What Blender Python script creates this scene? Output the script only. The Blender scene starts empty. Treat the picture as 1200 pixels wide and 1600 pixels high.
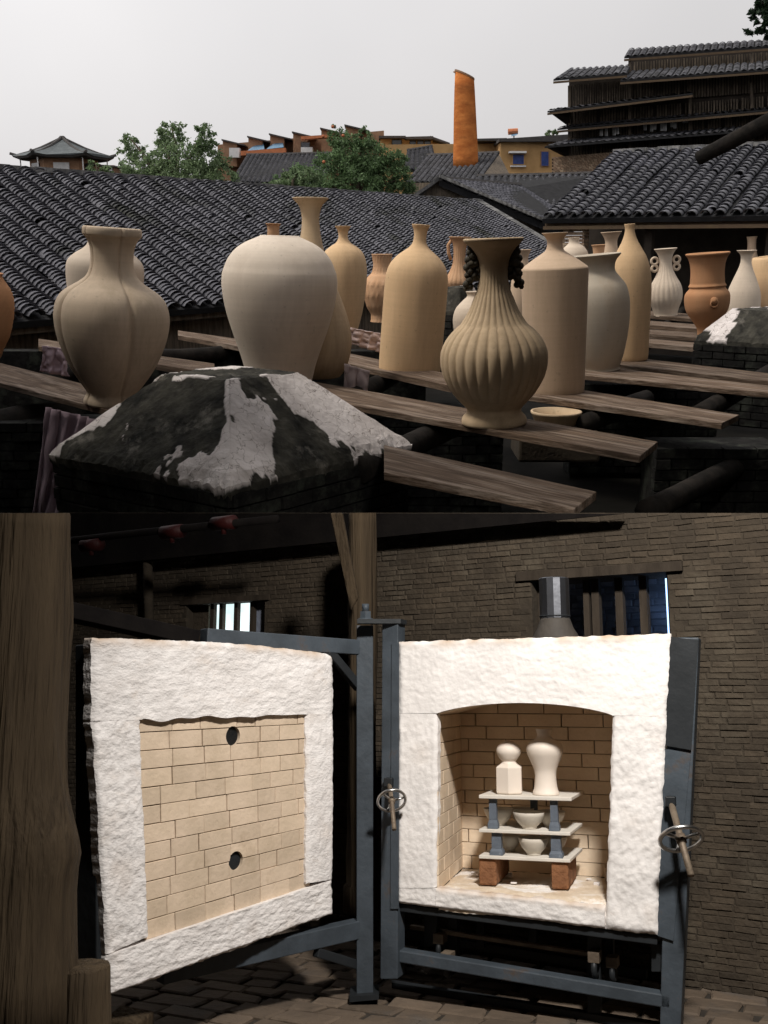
import bpy, bmesh, math, random
from mathutils import Vector, Matrix, noise
random.seed(7)
rnd = random.uniform
sc = bpy.context.scene
COL = sc.collection
PI = math.pi

# ------------------------------------------------------------------ camera, sky, light, exposure
F = 1550.0                                   # focal length in photo pixels (photo 1200 wide)
TILT = math.atan(420 / F)                    # the yard: camera looks down this much
RTILT = math.atan(290 / F)                   # the kiln room: built on its own slope, camera looks up this much
HC, HR = 1.2, 1.0
camd = bpy.data.cameras.new('camera'); cam = bpy.data.objects.new('camera', camd); COL.objects.link(cam)
camd.sensor_fit = 'HORIZONTAL'; camd.sensor_width = 36; camd.lens = F / 1200 * 36
camd.clip_start = 0.05; camd.clip_end = 3000
def cam_matrix(tilt, h):
    c, s = math.cos(tilt), math.sin(tilt)
    return Matrix(((1, 0, 0, 0), (0, s, -c, 0), (0, c, s, h), (0, 0, 0, 1)))
CU = cam_matrix(TILT, HC)
CRM = cam_matrix(-RTILT, HR)
cam.matrix_world = CU
sc.camera = cam
MR = CU @ CRM.inverted()                     # kiln room frame -> world

w = bpy.data.worlds.new('World'); sc.world = w; w.use_nodes = True
nt = w.node_tree; nt.nodes.clear()
sky = nt.nodes.new('ShaderNodeTexSky'); sky.sky_type = 'NISHITA'; sky.sun_disc = False
sky.sun_elevation = math.radians(59); sky.sun_rotation = math.radians(-75); sky.dust_density = 6; sky.air_density = 1.5
hs = nt.nodes.new('ShaderNodeHueSaturation'); hs.inputs['Saturation'].default_value = 0.10
nt.links.new(sky.outputs[0], hs.inputs['Color'])
tc = nt.nodes.new('ShaderNodeTexCoord')
nz = nt.nodes.new('ShaderNodeTexNoise'); nz.inputs['Scale'].default_value = 1.6; nz.inputs['Detail'].default_value = 4
nt.links.new(tc.outputs['Generated'], nz.inputs['Vector'])
cr = nt.nodes.new('ShaderNodeValToRGB')
cr.color_ramp.elements[0].position = .3; cr.color_ramp.elements[0].color = (6.6, 6.45, 6.55, 1)
cr.color_ramp.elements[1].position = .75; cr.color_ramp.elements[1].color = (9.0, 8.7, 8.7, 1)
nt.links.new(nz.outputs['Fac'], cr.inputs[0])
mx = nt.nodes.new('ShaderNodeMix'); mx.data_type = 'RGBA'; mx.inputs[0].default_value = .62
nt.links.new(hs.outputs[0], mx.inputs[6]); nt.links.new(cr.outputs[0], mx.inputs[7])
sd_ = nt.nodes.new('ShaderNodeVectorMath'); sd_.operation = 'DOT_PRODUCT'; sd_.inputs[1].default_value = (-.92, -.10, .38)   # cloud glows towards the sun
nt.links.new(tc.outputs['Generated'], sd_.inputs[0])
sg = nt.nodes.new('ShaderNodeMapRange'); sg.inputs[1].default_value = -1; sg.inputs[2].default_value = 1; sg.inputs[3].default_value = .70; sg.inputs[4].default_value = 1.50
nt.links.new(sd_.outputs['Value'], sg.inputs[0])
gl = nt.nodes.new('ShaderNodeVectorMath'); gl.operation = 'SCALE'
nt.links.new(mx.outputs[2], gl.inputs[0]); nt.links.new(sg.outputs[0], gl.inputs['Scale'])
bg = nt.nodes.new('ShaderNodeBackground'); bg.inputs[1].default_value = 0.1
out = nt.nodes.new('ShaderNodeOutputWorld')
nt.links.new(gl.outputs[0], bg.inputs[0]); nt.links.new(bg.outputs[0], out.inputs[0])

sund = bpy.data.lights.new('sun', 'SUN'); sun = bpy.data.objects.new('sun', sund); COL.objects.link(sun)
sund.energy = 1.5; sund.angle = math.radians(11); sund.color = (1, .92, .80)
sun.rotation_euler = Vector((.50, .10, -.86)).to_track_quat('-Z', 'Y').to_euler()

vs = sc.view_settings; vs.view_transform = 'Standard'; vs.look = 'None'; vs.gamma = 1; vs.exposure = 0.2
vs.use_curve_mapping = False
sc.cycles.use_denoising = True
sc.cycles.max_bounces = 7; sc.cycles.diffuse_bounces = 6; sc.cycles.glossy_bounces = 2; sc.cycles.transmission_bounces = 1
sc.cycles.use_adaptive_sampling = True; sc.cycles.adaptive_threshold = .02; sc.cycles.caustics_reflective = False

# ------------------------------------------------------------------ pixels to points (yard frame U, room frame R)
def _ray(px, py, tilt):
    a, b = (px - 600) / F, (800 - py) / F
    c, s = math.cos(tilt), math.sin(tilt)
    return Vector((a, b * s + c, b * c - s))
OU, OR = Vector((0, 0, HC)), Vector((0, 0, HR))
def U(px, py, depth): return OU + _ray(px, py, TILT) * depth
def R(px, py, depth): return OR + _ray(px, py, -RTILT) * depth
def _pl(o, v, P, N): return o + v * ((P - o).dot(N) / v.dot(N))
def Upl(px, py, P, N): return _pl(OU, _ray(px, py, TILT), Vector(P), Vector(N))
def Uz(px, py, z=0): return Upl(px, py, (0, 0, z), (0, 0, 1))
def Uy(px, py, y): return Upl(px, py, (0, y, 0), (0, 1, 0))
def Rpl(px, py, P, N): return _pl(OR, _ray(px, py, -RTILT), Vector(P), Vector(N))
def Rz(px, py, z=0): return Rpl(px, py, (0, 0, z), (0, 0, 1))
def udepth(p): return (p - OU).dot(Vector((0, math.cos(TILT), -math.sin(TILT))))
def rdepth(p): return (p - OR).dot(Vector((0, math.cos(RTILT), math.sin(RTILT))))
TB = math.tan(RTILT)
def under(p, m=.002):                         # room pieces end at the sloping top of the room
    return Vector((p[0], p[1], min(p[2], HR + p[1] * TB - m)))

# ------------------------------------------------------------------ object helpers
BASE = {}; FRAME = {}
def tag(o, label=None, cat=None, group=None, kind=None):
    if label: o['label'] = label
    if cat: o['category'] = cat
    if group: o['group'] = group
    if kind: o['kind'] = kind
    return o
def thing(name, label, cat, base=(0, 0, 0), room=False, group=None):
    o = bpy.data.objects.new(name, None); COL.objects.link(o); o.empty_display_size = .1
    b = Vector(base); BASE[o] = b
    o.matrix_world = (MR if room else Matrix()) @ Matrix.Translation(b)
    return tag(o, label, cat, group)
def mk(V, Fc, name='m', smooth=False):
    me = bpy.data.meshes.new(name); me.from_pydata([tuple(v) for v in V], [], Fc); me.update()
    if smooth: me.polygons.foreach_set('use_smooth', [True] * len(me.polygons))
    return me
def put(name, me, mat, parent=None, mtx=None, room=False):
    o = bpy.data.objects.new(name, me); COL.objects.link(o)
    if mat and not me.materials: me.materials.append(mat)
    if parent: o.parent = parent; BASE[o] = BASE[parent]
    else: BASE[o] = Vector((0, 0, 0))
    if mtx is not None: o.matrix_local = mtx
    elif room: o.matrix_world = MR
    return o
def part(name, parent, V, Fc, mat, smooth=False, bevel=0):
    b = BASE[parent]
    o = put(name, mk([Vector(v) - b for v in V], Fc, name, smooth), mat, parent)
    if bevel:
        m = o.modifiers.new('bevel', 'BEVEL'); m.width = bevel; m.segments = 2; m.limit_method = 'ANGLE'
    return o
def solo(name, V, Fc, mat, label=None, cat=None, group=None, kind=None, room=False, smooth=False, bevel=0):
    b = Vector((0, 0, 0))
    for v in V: b += Vector(v)
    b /= max(1, len(V)); b.z = min(v[2] for v in V)
    o = put(name, mk([Vector(v) - b for v in V], Fc, name, smooth), mat)
    o.matrix_world = (MR if room else Matrix()) @ Matrix.Translation(b); BASE[o] = b
    if bevel:
        m = o.modifiers.new('bevel', 'BEVEL'); m.width = bevel; m.segments = 2; m.limit_method = 'ANGLE'
    return tag(o, label, cat, group, kind)
HEX = [(0, 1, 2, 3), (7, 6, 5, 4), (0, 4, 5, 1), (1, 5, 6, 2), (2, 6, 7, 3), (3, 7, 4, 0)]
def prism(q, e):
    q = [Vector(p) for p in q]; n = len(q); e = Vector(e)
    V = q + [p + e for p in q]
    Fc = [tuple(range(n)), tuple(range(2 * n - 1, n - 1, -1))] + [(i, i + n, (i + 1) % n + n, (i + 1) % n) for i in range(n)]
    # make the outside face out
    nrm = (q[1] - q[0]).cross(q[2] - q[0])
    if nrm.dot(e) > 0: Fc = [tuple(reversed(f)) for f in Fc]
    return V, Fc
def box(c, s, ax=None):
    ax = ax or (Vector((1, 0, 0)), Vector((0, 1, 0)), Vector((0, 0, 1)))
    c = Vector(c); a, b, d = ax[0] * s[0] / 2, ax[1] * s[1] / 2, ax[2] * s[2] / 2
    return prism([c - a - b - d, c + a - b - d, c + a + b - d, c - a + b - d], d * 2)
def chbrick(q, back, ch):                    # a block with a chamfered front
    q = [Vector(p) for p in q]; c = sum(q, Vector()) / 4; back = Vector(back); bn = back.normalized()
    fr = [p + ((c - p).normalized()) * ch * 1.4 for p in q]
    V = fr + [p + bn * ch for p in q] + [p + back for p in q]
    Fc = [(0, 1, 2, 3)] + [(i, i + 4, (i + 1) % 4 + 4, (i + 1) % 4) for i in range(4)] + \
         [(i + 4, i + 8, (i + 1) % 4 + 8, (i + 1) % 4 + 4) for i in range(4)]
    if (q[1] - q[0]).cross(q[2] - q[0]).dot(back) > 0: Fc = [tuple(reversed(f)) for f in Fc]
    return V, Fc
class MB:
    def __init__(s): s.V = []; s.F = []
    def add(s, vf):
        n = len(s.V); s.V += [Vector(v) for v in vf[0]]; s.F += [tuple(i + n for i in f) for f in vf[1]]
        return s
def tube(pts, r, seg=8, caps=True, squash=None):
    pts = [Vector(p) for p in pts]; n = len(pts); V = []; Fc = []
    rr = r if isinstance(r, (list, tuple)) else [r] * n
    t0 = (pts[1] - pts[0]).normalized(); ref = Vector((0, 0, 1)) if abs(t0.z) < .9 else Vector((1, 0, 0))
    a = t0.cross(ref).normalized()
    for i, p in enumerate(pts):
        t = (pts[min(i + 1, n - 1)] - pts[max(i - 1, 0)]).normalized()
        a = (a - t * a.dot(t)).normalized(); b = t.cross(a)
        for k in range(seg):
            th = 2 * PI * k / seg; V.append(p + (a * math.cos(th) + b * math.sin(th)) * rr[i])
    for i in range(n - 1):
        for k in range(seg):
            k2 = (k + 1) % seg; Fc.append((i * seg + k, i * seg + k2, (i + 1) * seg + k2, (i + 1) * seg + k))
    if caps: Fc += [tuple(range(seg - 1, -1, -1)), tuple((n - 1) * seg + k for k in range(seg))]
    return V, Fc
def ring(c, nrm, R_, r, seg=32, s2=8, ax=None):
    n = Vector(nrm).normalized(); a = n.orthogonal().normalized(); b = n.cross(a); c = Vector(c); V = []; Fc = []
    for i in range(seg):
        th = 2 * PI * i / seg; d = a * math.cos(th) + b * math.sin(th)
        for k in range(s2):
            ph = 2 * PI * k / s2; V.append(c + d * (R_ + r * math.cos(ph)) + n * r * math.sin(ph))
    for i in range(seg):
        for k in range(s2):
            Fc.append((i * s2 + k, ((i + 1) % seg) * s2 + k, ((i + 1) % seg) * s2 + (k + 1) % s2, i * s2 + (k + 1) % s2))
    return V, Fc
def cr_spline(pts, n):
    out = []
    for i in range(len(pts) - 1):
        p0, p1, p2, p3 = pts[max(i - 1, 0)], pts[i], pts[i + 1], pts[min(i + 2, len(pts) - 1)]
        m = max(2, n // (len(pts) - 1))
        for k in range(m):
            t = k / m; h = []
            for j in range(len(p1)):
                a, b, c, d = p0[j], p1[j], p2[j], p3[j]
                h.append(.5 * (2 * b + (c - a) * t + (2 * a - 5 * b + 4 * c - d) * t * t + (3 * b - a - 3 * c + d) * t ** 3))
            out.append(tuple(h))
    out.append(tuple(pts[-1])); return out
def lathe(prof, seg=64, fn=None, sharp=False, rows=64):
    pr = [tuple(p) for p in prof] if sharp else cr_spline(prof, rows)
    V = []; Fc = []
    for z, r in pr:
        for k in range(seg):
            th = 2 * PI * k / seg; rr = max(r, .0005)
            if fn: rr *= fn(th, z)
            V.append((rr * math.cos(th), rr * math.sin(th), z))
    n = len(pr)
    for i in range(n - 1):
        for k in range(seg):
            k2 = (k + 1) % seg; Fc.append((i * seg + k, i * seg + k2, (i + 1) * seg + k2, (i + 1) * seg + k))
    Fc.append(tuple(range(seg - 1, -1, -1))); Fc.append(tuple((n - 1) * seg + k for k in range(seg)))
    return V, Fc
def fbm(p, s, o=4): return noise.fractal(Vector(p) * s, 1.0, 2.0, o)

# ------------------------------------------------------------------ materials
def mat(name, c, rough=.85, c2=None, scale=6, lo=.35, hi=.65, bump=.25, bscale=60, bdist=.01, rv=.0, metal=0, spec=.3,
        stretch=(1, 1, 1), c3=None, s3=2.5, lo3=.5, hi3=.7, coords='Object', wave=False):
    m = bpy.data.materials.new(name); m.use_nodes = True; t = m.node_tree; N = t.nodes; L = t.links
    b = N['Principled BSDF']; b.inputs['Roughness'].default_value = rough; b.inputs['Metallic'].default_value = metal
    b.inputs['Specular IOR Level'].default_value = spec
    tc = N.new('ShaderNodeTexCoord'); mp = N.new('ShaderNodeMapping'); mp.inputs['Scale'].default_value = stretch
    L.new(tc.outputs[coords], mp.inputs[0])
    c2 = c2 or tuple(x * .72 for x in c)
    n1 = N.new('ShaderNodeTexNoise'); n1.inputs['Scale'].default_value = scale; n1.inputs['Detail'].default_value = 5
    n1.inputs['Roughness'].default_value = .62; L.new(mp.outputs[0], n1.inputs[0])
    r1 = N.new('ShaderNodeValToRGB'); r1.color_ramp.elements[0].position = lo; r1.color_ramp.elements[1].position = hi
    r1.color_ramp.elements[0].color = (*c2, 1); r1.color_ramp.elements[1].color = (*c, 1); L.new(n1.outputs['Fac'], r1.inputs[0])
    col = r1.outputs[0]
    if c3:
        n3 = N.new('ShaderNodeTexNoise'); n3.inputs['Scale'].default_value = s3; n3.inputs['Detail'].default_value = 6
        n3.inputs['Roughness'].default_value = .7
        L.new(mp.outputs[0], n3.inputs[0])
        r3 = N.new('ShaderNodeMapRange'); r3.inputs[1].default_value = lo3; r3.inputs[2].default_value = hi3
        L.new(n3.outputs['Fac'], r3.inputs[0])
        m3 = N.new('ShaderNodeMix'); m3.data_type = 'RGBA'; m3.inputs[7].default_value = (*c3, 1)
        L.new(r3.outputs[0], m3.inputs[0]); L.new(col, m3.inputs[6]); col = m3.outputs[2]
    if rv:
        oi = N.new('ShaderNodeObjectInfo'); ge = N.new('ShaderNodeNewGeometry')
        ad = N.new('ShaderNodeMath'); ad.operation = 'ADD'; L.new(oi.outputs['Random'], ad.inputs[0]); L.new(ge.outputs['Random Per Island'], ad.inputs[1])
        fr = N.new('ShaderNodeMath'); fr.operation = 'FRACT'; L.new(ad.outputs[0], fr.inputs[0])
        mr = N.new('ShaderNodeMapRange'); mr.inputs[3].default_value = 1 - rv; mr.inputs[4].default_value = 1 + rv; L.new(fr.outputs[0], mr.inputs[0])
        mu = N.new('ShaderNodeMix'); mu.data_type = 'RGBA'; mu.blend_type = 'MULTIPLY'; mu.inputs[0].default_value = 1
        cb = N.new('ShaderNodeCombineColor')
        for i in range(3): L.new(mr.outputs[0], cb.inputs[i])
        L.new(col, mu.inputs[6]); L.new(cb.outputs[0], mu.inputs[7]); col = mu.outputs[2]
    L.new(col, b.inputs['Base Color'])
    if bump:
        n2 = N.new('ShaderNodeTexNoise'); n2.inputs['Scale'].default_value = bscale; n2.inputs['Detail'].default_value = 4
        L.new(mp.outputs[0], n2.inputs[0])
        bp = N.new('ShaderNodeBump'); bp.inputs['Strength'].default_value = bump; bp.inputs['Distance'].default_value = bdist
        L.new(n2.outputs['Fac'], bp.inputs['Height']); L.new(bp.outputs[0], b.inputs['Normal'])
    return m
def emit(name, c, s, c2=None, scale=6):
    m = mat(name, c, bump=0); N = m.node_tree.nodes; b = N['Principled BSDF']
    n = [x for x in N if x.type == 'VALTORGB'][0]
    n.color_ramp.elements[0].color = (*(c2 or c), 1)
    m.node_tree.links.new(n.outputs[0], b.inputs['Emission Color']); b.inputs['Emission Strength'].default_value = s
    return m
M = {}
def clay(n, c, c2=None, c3=None, rough=.92):
    m = mat(n, c, rough, c2 or tuple(x * .86 for x in c), 4, .25, .75, .18, 60, .004, stretch=(1, 1, .14), c3=c3, s3=2.2, lo3=.46, hi3=.82, spec=.12)
    t = m.node_tree; N = t.nodes; L = t.links; b = N['Principled BSDF']
    tc = N.new('ShaderNodeTexCoord'); mp = N.new('ShaderNodeMapping'); mp.inputs['Scale'].default_value = (.6, .6, 34); L.new(tc.outputs['Object'], mp.inputs[0])
    nz = N.new('ShaderNodeTexNoise'); nz.inputs['Scale'].default_value = 1.6; nz.inputs['Detail'].default_value = 3; L.new(mp.outputs[0], nz.inputs[0])
    bp = N.new('ShaderNodeBump'); bp.inputs['Strength'].default_value = .10; bp.inputs['Distance'].default_value = .006
    L.new(nz.outputs['Fac'], bp.inputs['Height']); L.new(b.inputs['Normal'].links[0].from_socket, bp.inputs['Normal']); L.new(bp.outputs[0], b.inputs['Normal'])
    rg = N.new('ShaderNodeMapRange'); rg.inputs[1].default_value = .3; rg.inputs[2].default_value = .7; rg.inputs[3].default_value = .965; rg.inputs[4].default_value = 1.02; L.new(nz.outputs['Fac'], rg.inputs[0])
    sc_ = N.new('ShaderNodeVectorMath'); sc_.operation = 'SCALE'; L.new(b.inputs['Base Color'].links[0].from_socket, sc_.inputs[0]); L.new(rg.outputs[0], sc_.inputs['Scale']); L.new(sc_.outputs[0], b.inputs['Base Color'])
    # specks and small scars
    vz = N.new('ShaderNodeTexNoise'); vz.inputs['Scale'].default_value = 26; vz.inputs['Detail'].default_value = 3; L.new(tc.outputs['Object'], vz.inputs[0])
    mr = N.new('ShaderNodeMapRange'); mr.inputs[1].default_value = .66; mr.inputs[2].default_value = .76; mr.inputs[4].default_value = .5; L.new(vz.outputs['Fac'], mr.inputs[0])
    mm = N.new('ShaderNodeMix'); mm.data_type = 'RGBA'; mm.inputs[7].default_value = (*(x * .45 for x in c), 1)
    L.new(mr.outputs[0], mm.inputs[0]); L.new(b.inputs['Base Color'].links[0].from_socket, mm.inputs[6]); L.new(mm.outputs[2], b.inputs['Base Color'])
    M[n] = m
clay('clay_sand', (.72, .51, .31), (.60, .41, .235), (.42, .285, .165))
clay('clay_olive', (.66, .51, .35), (.50, .375, .24), (.26, .185, .115))
clay('clay_cream', (.78, .68, .575), (.68, .59, .49), (.56, .47, .38))
clay('clay_grey', (.54, .48, .39), (.44, .39, .32), (.42, .33, .24))
clay('clay_pink', (.66, .50, .37), (.54, .40, .28), (.42, .31, .20))
clay('clay_red', (.50, .27, .14), (.40, .20, .10), (.32, .18, .10))
clay('clay_orange', (.62, .38, .22), (.52, .30, .17), (.52, .36, .24))
clay('clay_beige', (.70, .57, .44), (.57, .455, .34), (.34, .27, .19))
clay('clay_white', (.67, .57, .46), (.58, .48, .38), (.48, .39, .30))
M['handle'] = mat('handle_clay', (.11, .095, .07), .8, (.05, .043, .032), 20)
M['plank'] = mat('plank_wood', (.17, .118, .083), .88, (.05, .034, .024), 2.2, .3, .7, .7, 9, .012, stretch=(1, 14, 14), c3=(.27, .22, .18), s3=1.1, lo3=.5, hi3=.75, rv=.3, spec=.12)
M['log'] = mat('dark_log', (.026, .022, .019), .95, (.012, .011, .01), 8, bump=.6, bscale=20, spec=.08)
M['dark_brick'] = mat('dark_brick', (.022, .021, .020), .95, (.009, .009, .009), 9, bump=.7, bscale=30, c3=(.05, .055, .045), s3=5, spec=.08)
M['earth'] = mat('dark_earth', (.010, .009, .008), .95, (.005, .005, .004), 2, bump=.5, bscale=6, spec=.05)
M['tile'] = mat('roof_tile', (.145, .145, .165), .65, (.085, .085, .098), 3, .3, .7, .2, 40, .01, rv=.22, spec=.18, c3=(.04, .042, .036), s3=.8, lo3=.53, hi3=.68)
M['tile_far'] = mat('roof_tile_far', (.10, .10, .112), .7, (.045, .045, .052), 5, .3, .7, .6, 9, .06, rv=.3, c3=(.03, .03, .03), s3=1)
M['tile_bed'] = mat('tile_bed', (.02, .02, .022), .95, (.01, .01, .011), 5)
M['ridge'] = mat('ridge_tile', (.21, .205, .20), .85, (.09, .09, .09), 9, rv=.35)
M['timber'] = mat('old_timber', (.15, .12, .09), .9, (.05, .04, .031), 4, bump=.5, bscale=25, stretch=(4, 4, .6), rv=.3)
M['timber_lt'] = mat('eave_board', (.085, .056, .036), .85, (.10, .07, .04), 4)
M['tan_brick'] = mat('tan_brick', (.38, .27, .18), .9, (.24, .16, .11), 6, bump=.6, bscale=12, c3=(.5, .42, .32), s3=6, lo3=.55, hi3=.7, rv=.2)
M['ochre'] = mat('ochre_render', (.47, .29, .13), .9, (.38, .23, .10), 1.5, c3=(.36, .22, .10), s3=1, lo3=.55, hi3=.8)
M['orange'] = mat('chimney_brick', (.58, .21, .06), .95, (.40, .125, .035), 1.6, bump=.4, bscale=7, bdist=.04, stretch=(1, 1, 2.2), c3=(.26, .085, .03), s3=.9, lo3=.48, hi3=.75, spec=.05)
M['brown_wall'] = mat('brown_wall', (.34, .20, .12), .9, (.25, .145, .09), 2)
M['white'] = mat('white_paint', (.72, .72, .72), .7, (.6, .6, .6), 4)
M['blue_roof'] = mat('blue_sheet', (.16, .27, .38), .5, (.12, .21, .31), 3)
M['red_band'] = mat('red_band', (.55, .20, .09), .8, (.42, .15, .07), 3)
M['glass_dark'] = mat('window_glass', (.03, .035, .04), .12, (.02, .02, .03), 4, bump=0, spec=.6)
M['glass_blue'] = mat('blue_curtain_glass', (.05, .08, .25), .25, (.03, .05, .16), 4, bump=0, spec=.5)
M['coping'] = mat('dark_coping', (.075, .07, .068), .85, (.05, .046, .045), 5)
M['pav_roof'] = mat('pavilion_roof', (.105, .12, .125), .7, (.07, .08, .085), 2, bump=.4, bscale=8)
M['leafA'] = mat('leaf_light', (.20, .27, .14), .6, (.12, .18, .085), 1.2, rv=.55, bump=0)
M['leafB'] = mat('leaf_deep', (.135, .21, .095), .6, (.08, .135, .055), 1.2, rv=.55, bump=0)
M['leafC'] = mat('leaf_dark', (.025, .05, .022), .6, (.012, .028, .012), 1.2, rv=.5, bump=0)
for nm_ in ('leafA', 'leafB', 'leafC'):
    t_ = M[nm_].node_tree; b_ = t_.nodes['Principled BSDF']; tr_ = t_.nodes.new('ShaderNodeBsdfTranslucent'); mxs = t_.nodes.new('ShaderNodeMixShader'); mxs.inputs[0].default_value = .42
    t_.links.new(b_.inputs['Base Color'].links[0].from_socket, tr_.inputs[0]); t_.links.new(b_.outputs[0], mxs.inputs[1]); t_.links.new(tr_.outputs[0], mxs.inputs[2])
    t_.links.new(mxs.outputs[0], [n for n in t_.nodes if n.type == 'OUTPUT_MATERIAL'][0].inputs[0])
M['bark'] = mat('bark', (.09, .07, .05), .95, (.04, .03, .022), 8)
M['fruit'] = mat('fruit', (.42, .14, .06), .6, (.34, .1, .04), 8, bump=0)
M['cloth'] = mat('lilac_cloth', (.42, .32, .36), .95, (.32, .24, .28), 5, bump=.3, bscale=150)
M['cloth_pale'] = mat('pale_cloth', (.55, .44, .42), .95, (.42, .33, .32), 5, bump=.3, bscale=150)
M['soot'] = mat('shed_wood', (.05, .04, .032), .95, (.03, .024, .02), 3)
# kiln room
M['fibre'] = mat('ceramic_fibre', (.80, .77, .755), .98, (.68, .645, .625), 12, .3, .62, .45, 90, .008, stretch=(1, 1, 1.7), c3=(.55, .46, .38), s3=4.5, lo3=.58, hi3=.82, spec=.05)
M['chamber'] = mat('chamber_brick', (.76, .63, .48), .95, (.67, .54, .40), 9, bump=.4, bscale=70, bdist=.004, rv=.08, c3=(.55, .42, .29), s3=7, lo3=.58, hi3=.8, spec=.08)
M['fibre_k'] = mat('smooth_fibre', (.82, .79, .77), .98, (.74, .71, .69), 10, .3, .62, .4, 70, .006, c3=(.58, .48, .40), s3=5, lo3=.66, hi3=.84, spec=.05)
M['dusty'] = mat('dusty_floor', (.72, .62, .50), .98, (.58, .47, .35), 12, .35, .6, .6, 60, .006, c3=(.82, .78, .74), s3=6, lo3=.52, hi3=.62, spec=.05)
M['firebrick'] = mat('firebrick', (.65, .52, .395), .95, (.55, .44, .325), 9, bump=.5, bscale=70, bdist=.004, rv=.10, c3=(.42, .32, .22), s3=7, lo3=.56, hi3=.8, spec=.08)
M['joint'] = mat('brick_joint', (.30, .21, .135), .95, (.15, .105, .065), 9)
M['steel'] = mat('blue_grey_steel', (.060, .074, .090), .55, (.038, .047, .057), 7, bump=.2, bscale=40, c3=(.085, .055, .035), s3=7, lo3=.60, hi3=.74, spec=.35)
M['steel_dk'] = mat('black_steel', (.022, .025, .028), .5, (.014, .016, .018), 6, bump=.15, bscale=30)
M['chrome'] = mat('bright_steel', (.62, .62, .62), .28, (.45, .44, .42), 9, bump=.1, metal=1)
M['flue'] = mat('flue_steel', (.24, .25, .28), .42, (.15, .155, .17), 4, bump=.05, metal=1)
M['rusty'] = mat('rusty_rod', (.24, .19, .14), .6, (.13, .10, .075), 12, metal=.4)
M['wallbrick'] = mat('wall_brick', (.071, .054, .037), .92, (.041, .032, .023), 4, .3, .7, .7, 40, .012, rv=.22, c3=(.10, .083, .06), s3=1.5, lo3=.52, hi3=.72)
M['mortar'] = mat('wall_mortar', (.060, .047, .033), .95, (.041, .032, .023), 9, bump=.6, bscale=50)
M['daylight_brick'] = mat('daylight_blue_brick', (.26, .29, .36), .9, (.15, .17, .22), 4, bump=.6, bscale=40, rv=.3)  # blue of the outside daylight is painted into the brick colour
M['column'] = mat('column_wood', (.088, .063, .038), .85, (.034, .024, .015), 3.2, .3, .72, .9, 9, .02, stretch=(7, 7, .4), c3=(.035, .025, .016), s3=1.6, lo3=.56, hi3=.68, spec=.15)
M['bar'] = mat('window_bar', (.055, .042, .03), .85, (.03, .022, .015), 4, stretch=(5, 5, 1))
M['paver'] = mat('paver_stone', (.14, .105, .076), .85, (.09, .068, .05), 5, .3, .7, .6, 30, .012, rv=.2, c3=(.085, .078, .072), s3=2)
M['grout'] = mat('paver_grout', (.05, .042, .034), .95, (.03, .025, .02), 9)
M['shelf'] = mat('kiln_shelf', (.70, .66, .60), .8, (.60, .56, .50), 9, bump=.2, bscale=90, bdist=.002)
M['prop'] = mat('kiln_prop', (.13, .155, .19), .7, (.09, .105, .13), 10, c3=(.4, .42, .45), s3=7, lo3=.62, hi3=.72)
M['redbrick'] = mat('red_fire_brick', (.28, .13, .06), .9, (.17, .075, .035), 14, bump=.7, bscale=60, c3=(.4, .3, .22), s3=12, lo3=.6, hi3=.75)
M['bisque'] = mat('white_bisque', (.74, .66, .58), .6, (.70, .62, .54), 6, bump=.05, spec=.35)
M['bowl'] = mat('bowl_glaze', (.62, .57, .49), .55, (.56, .51, .44), 6, bump=.05, spec=.4)
M['redpipe'] = mat('red_pipe', (.045, .006, .005), .6, (.03, .004, .004), 6)
M['label'] = mat('white_label', (.62, .60, .56), .7, (.55, .53, .5), 6)
M['win_glow'] = emit('daylight_pane', (.88, .95, 1.0), 1.25, (.55, .74, .72), 9)
M['win_blue'] = emit('blue_daylight', (.40, .62, 1.0), 2.4, (.40, .62, 1.0), 9)
M['black'] = mat('black_timber', (.012, .010, .009), .95, (.006, .005, .005), 6, spec=.1)  # even near-black colour for beam, pipe and duct
M['hood'] = mat('hood_steel', (.07, .06, .05), .7, (.045, .04, .035), 6)
M['grit'] = mat('sprinkle', (.7, .7, .7), .3, bump=0, metal=1)

for nm_ in ('fibre', 'fibre_k'):
    t_ = M[nm_].node_tree; b_ = t_.nodes['Principled BSDF']; a_ = t_.nodes.new('ShaderNodeAttribute'); a_.attribute_name = 'stain'
    x_ = t_.nodes.new('ShaderNodeMix'); x_.data_type = 'RGBA'; x_.inputs[7].default_value = (.50, .38, .28, 1)
    t_.links.new(a_.outputs['Fac'], x_.inputs[0]); t_.links.new(b_.inputs['Base Color'].links[0].from_socket, x_.inputs[6]); t_.links.new(x_.outputs[2], b_.inputs['Base Color'])
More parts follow.
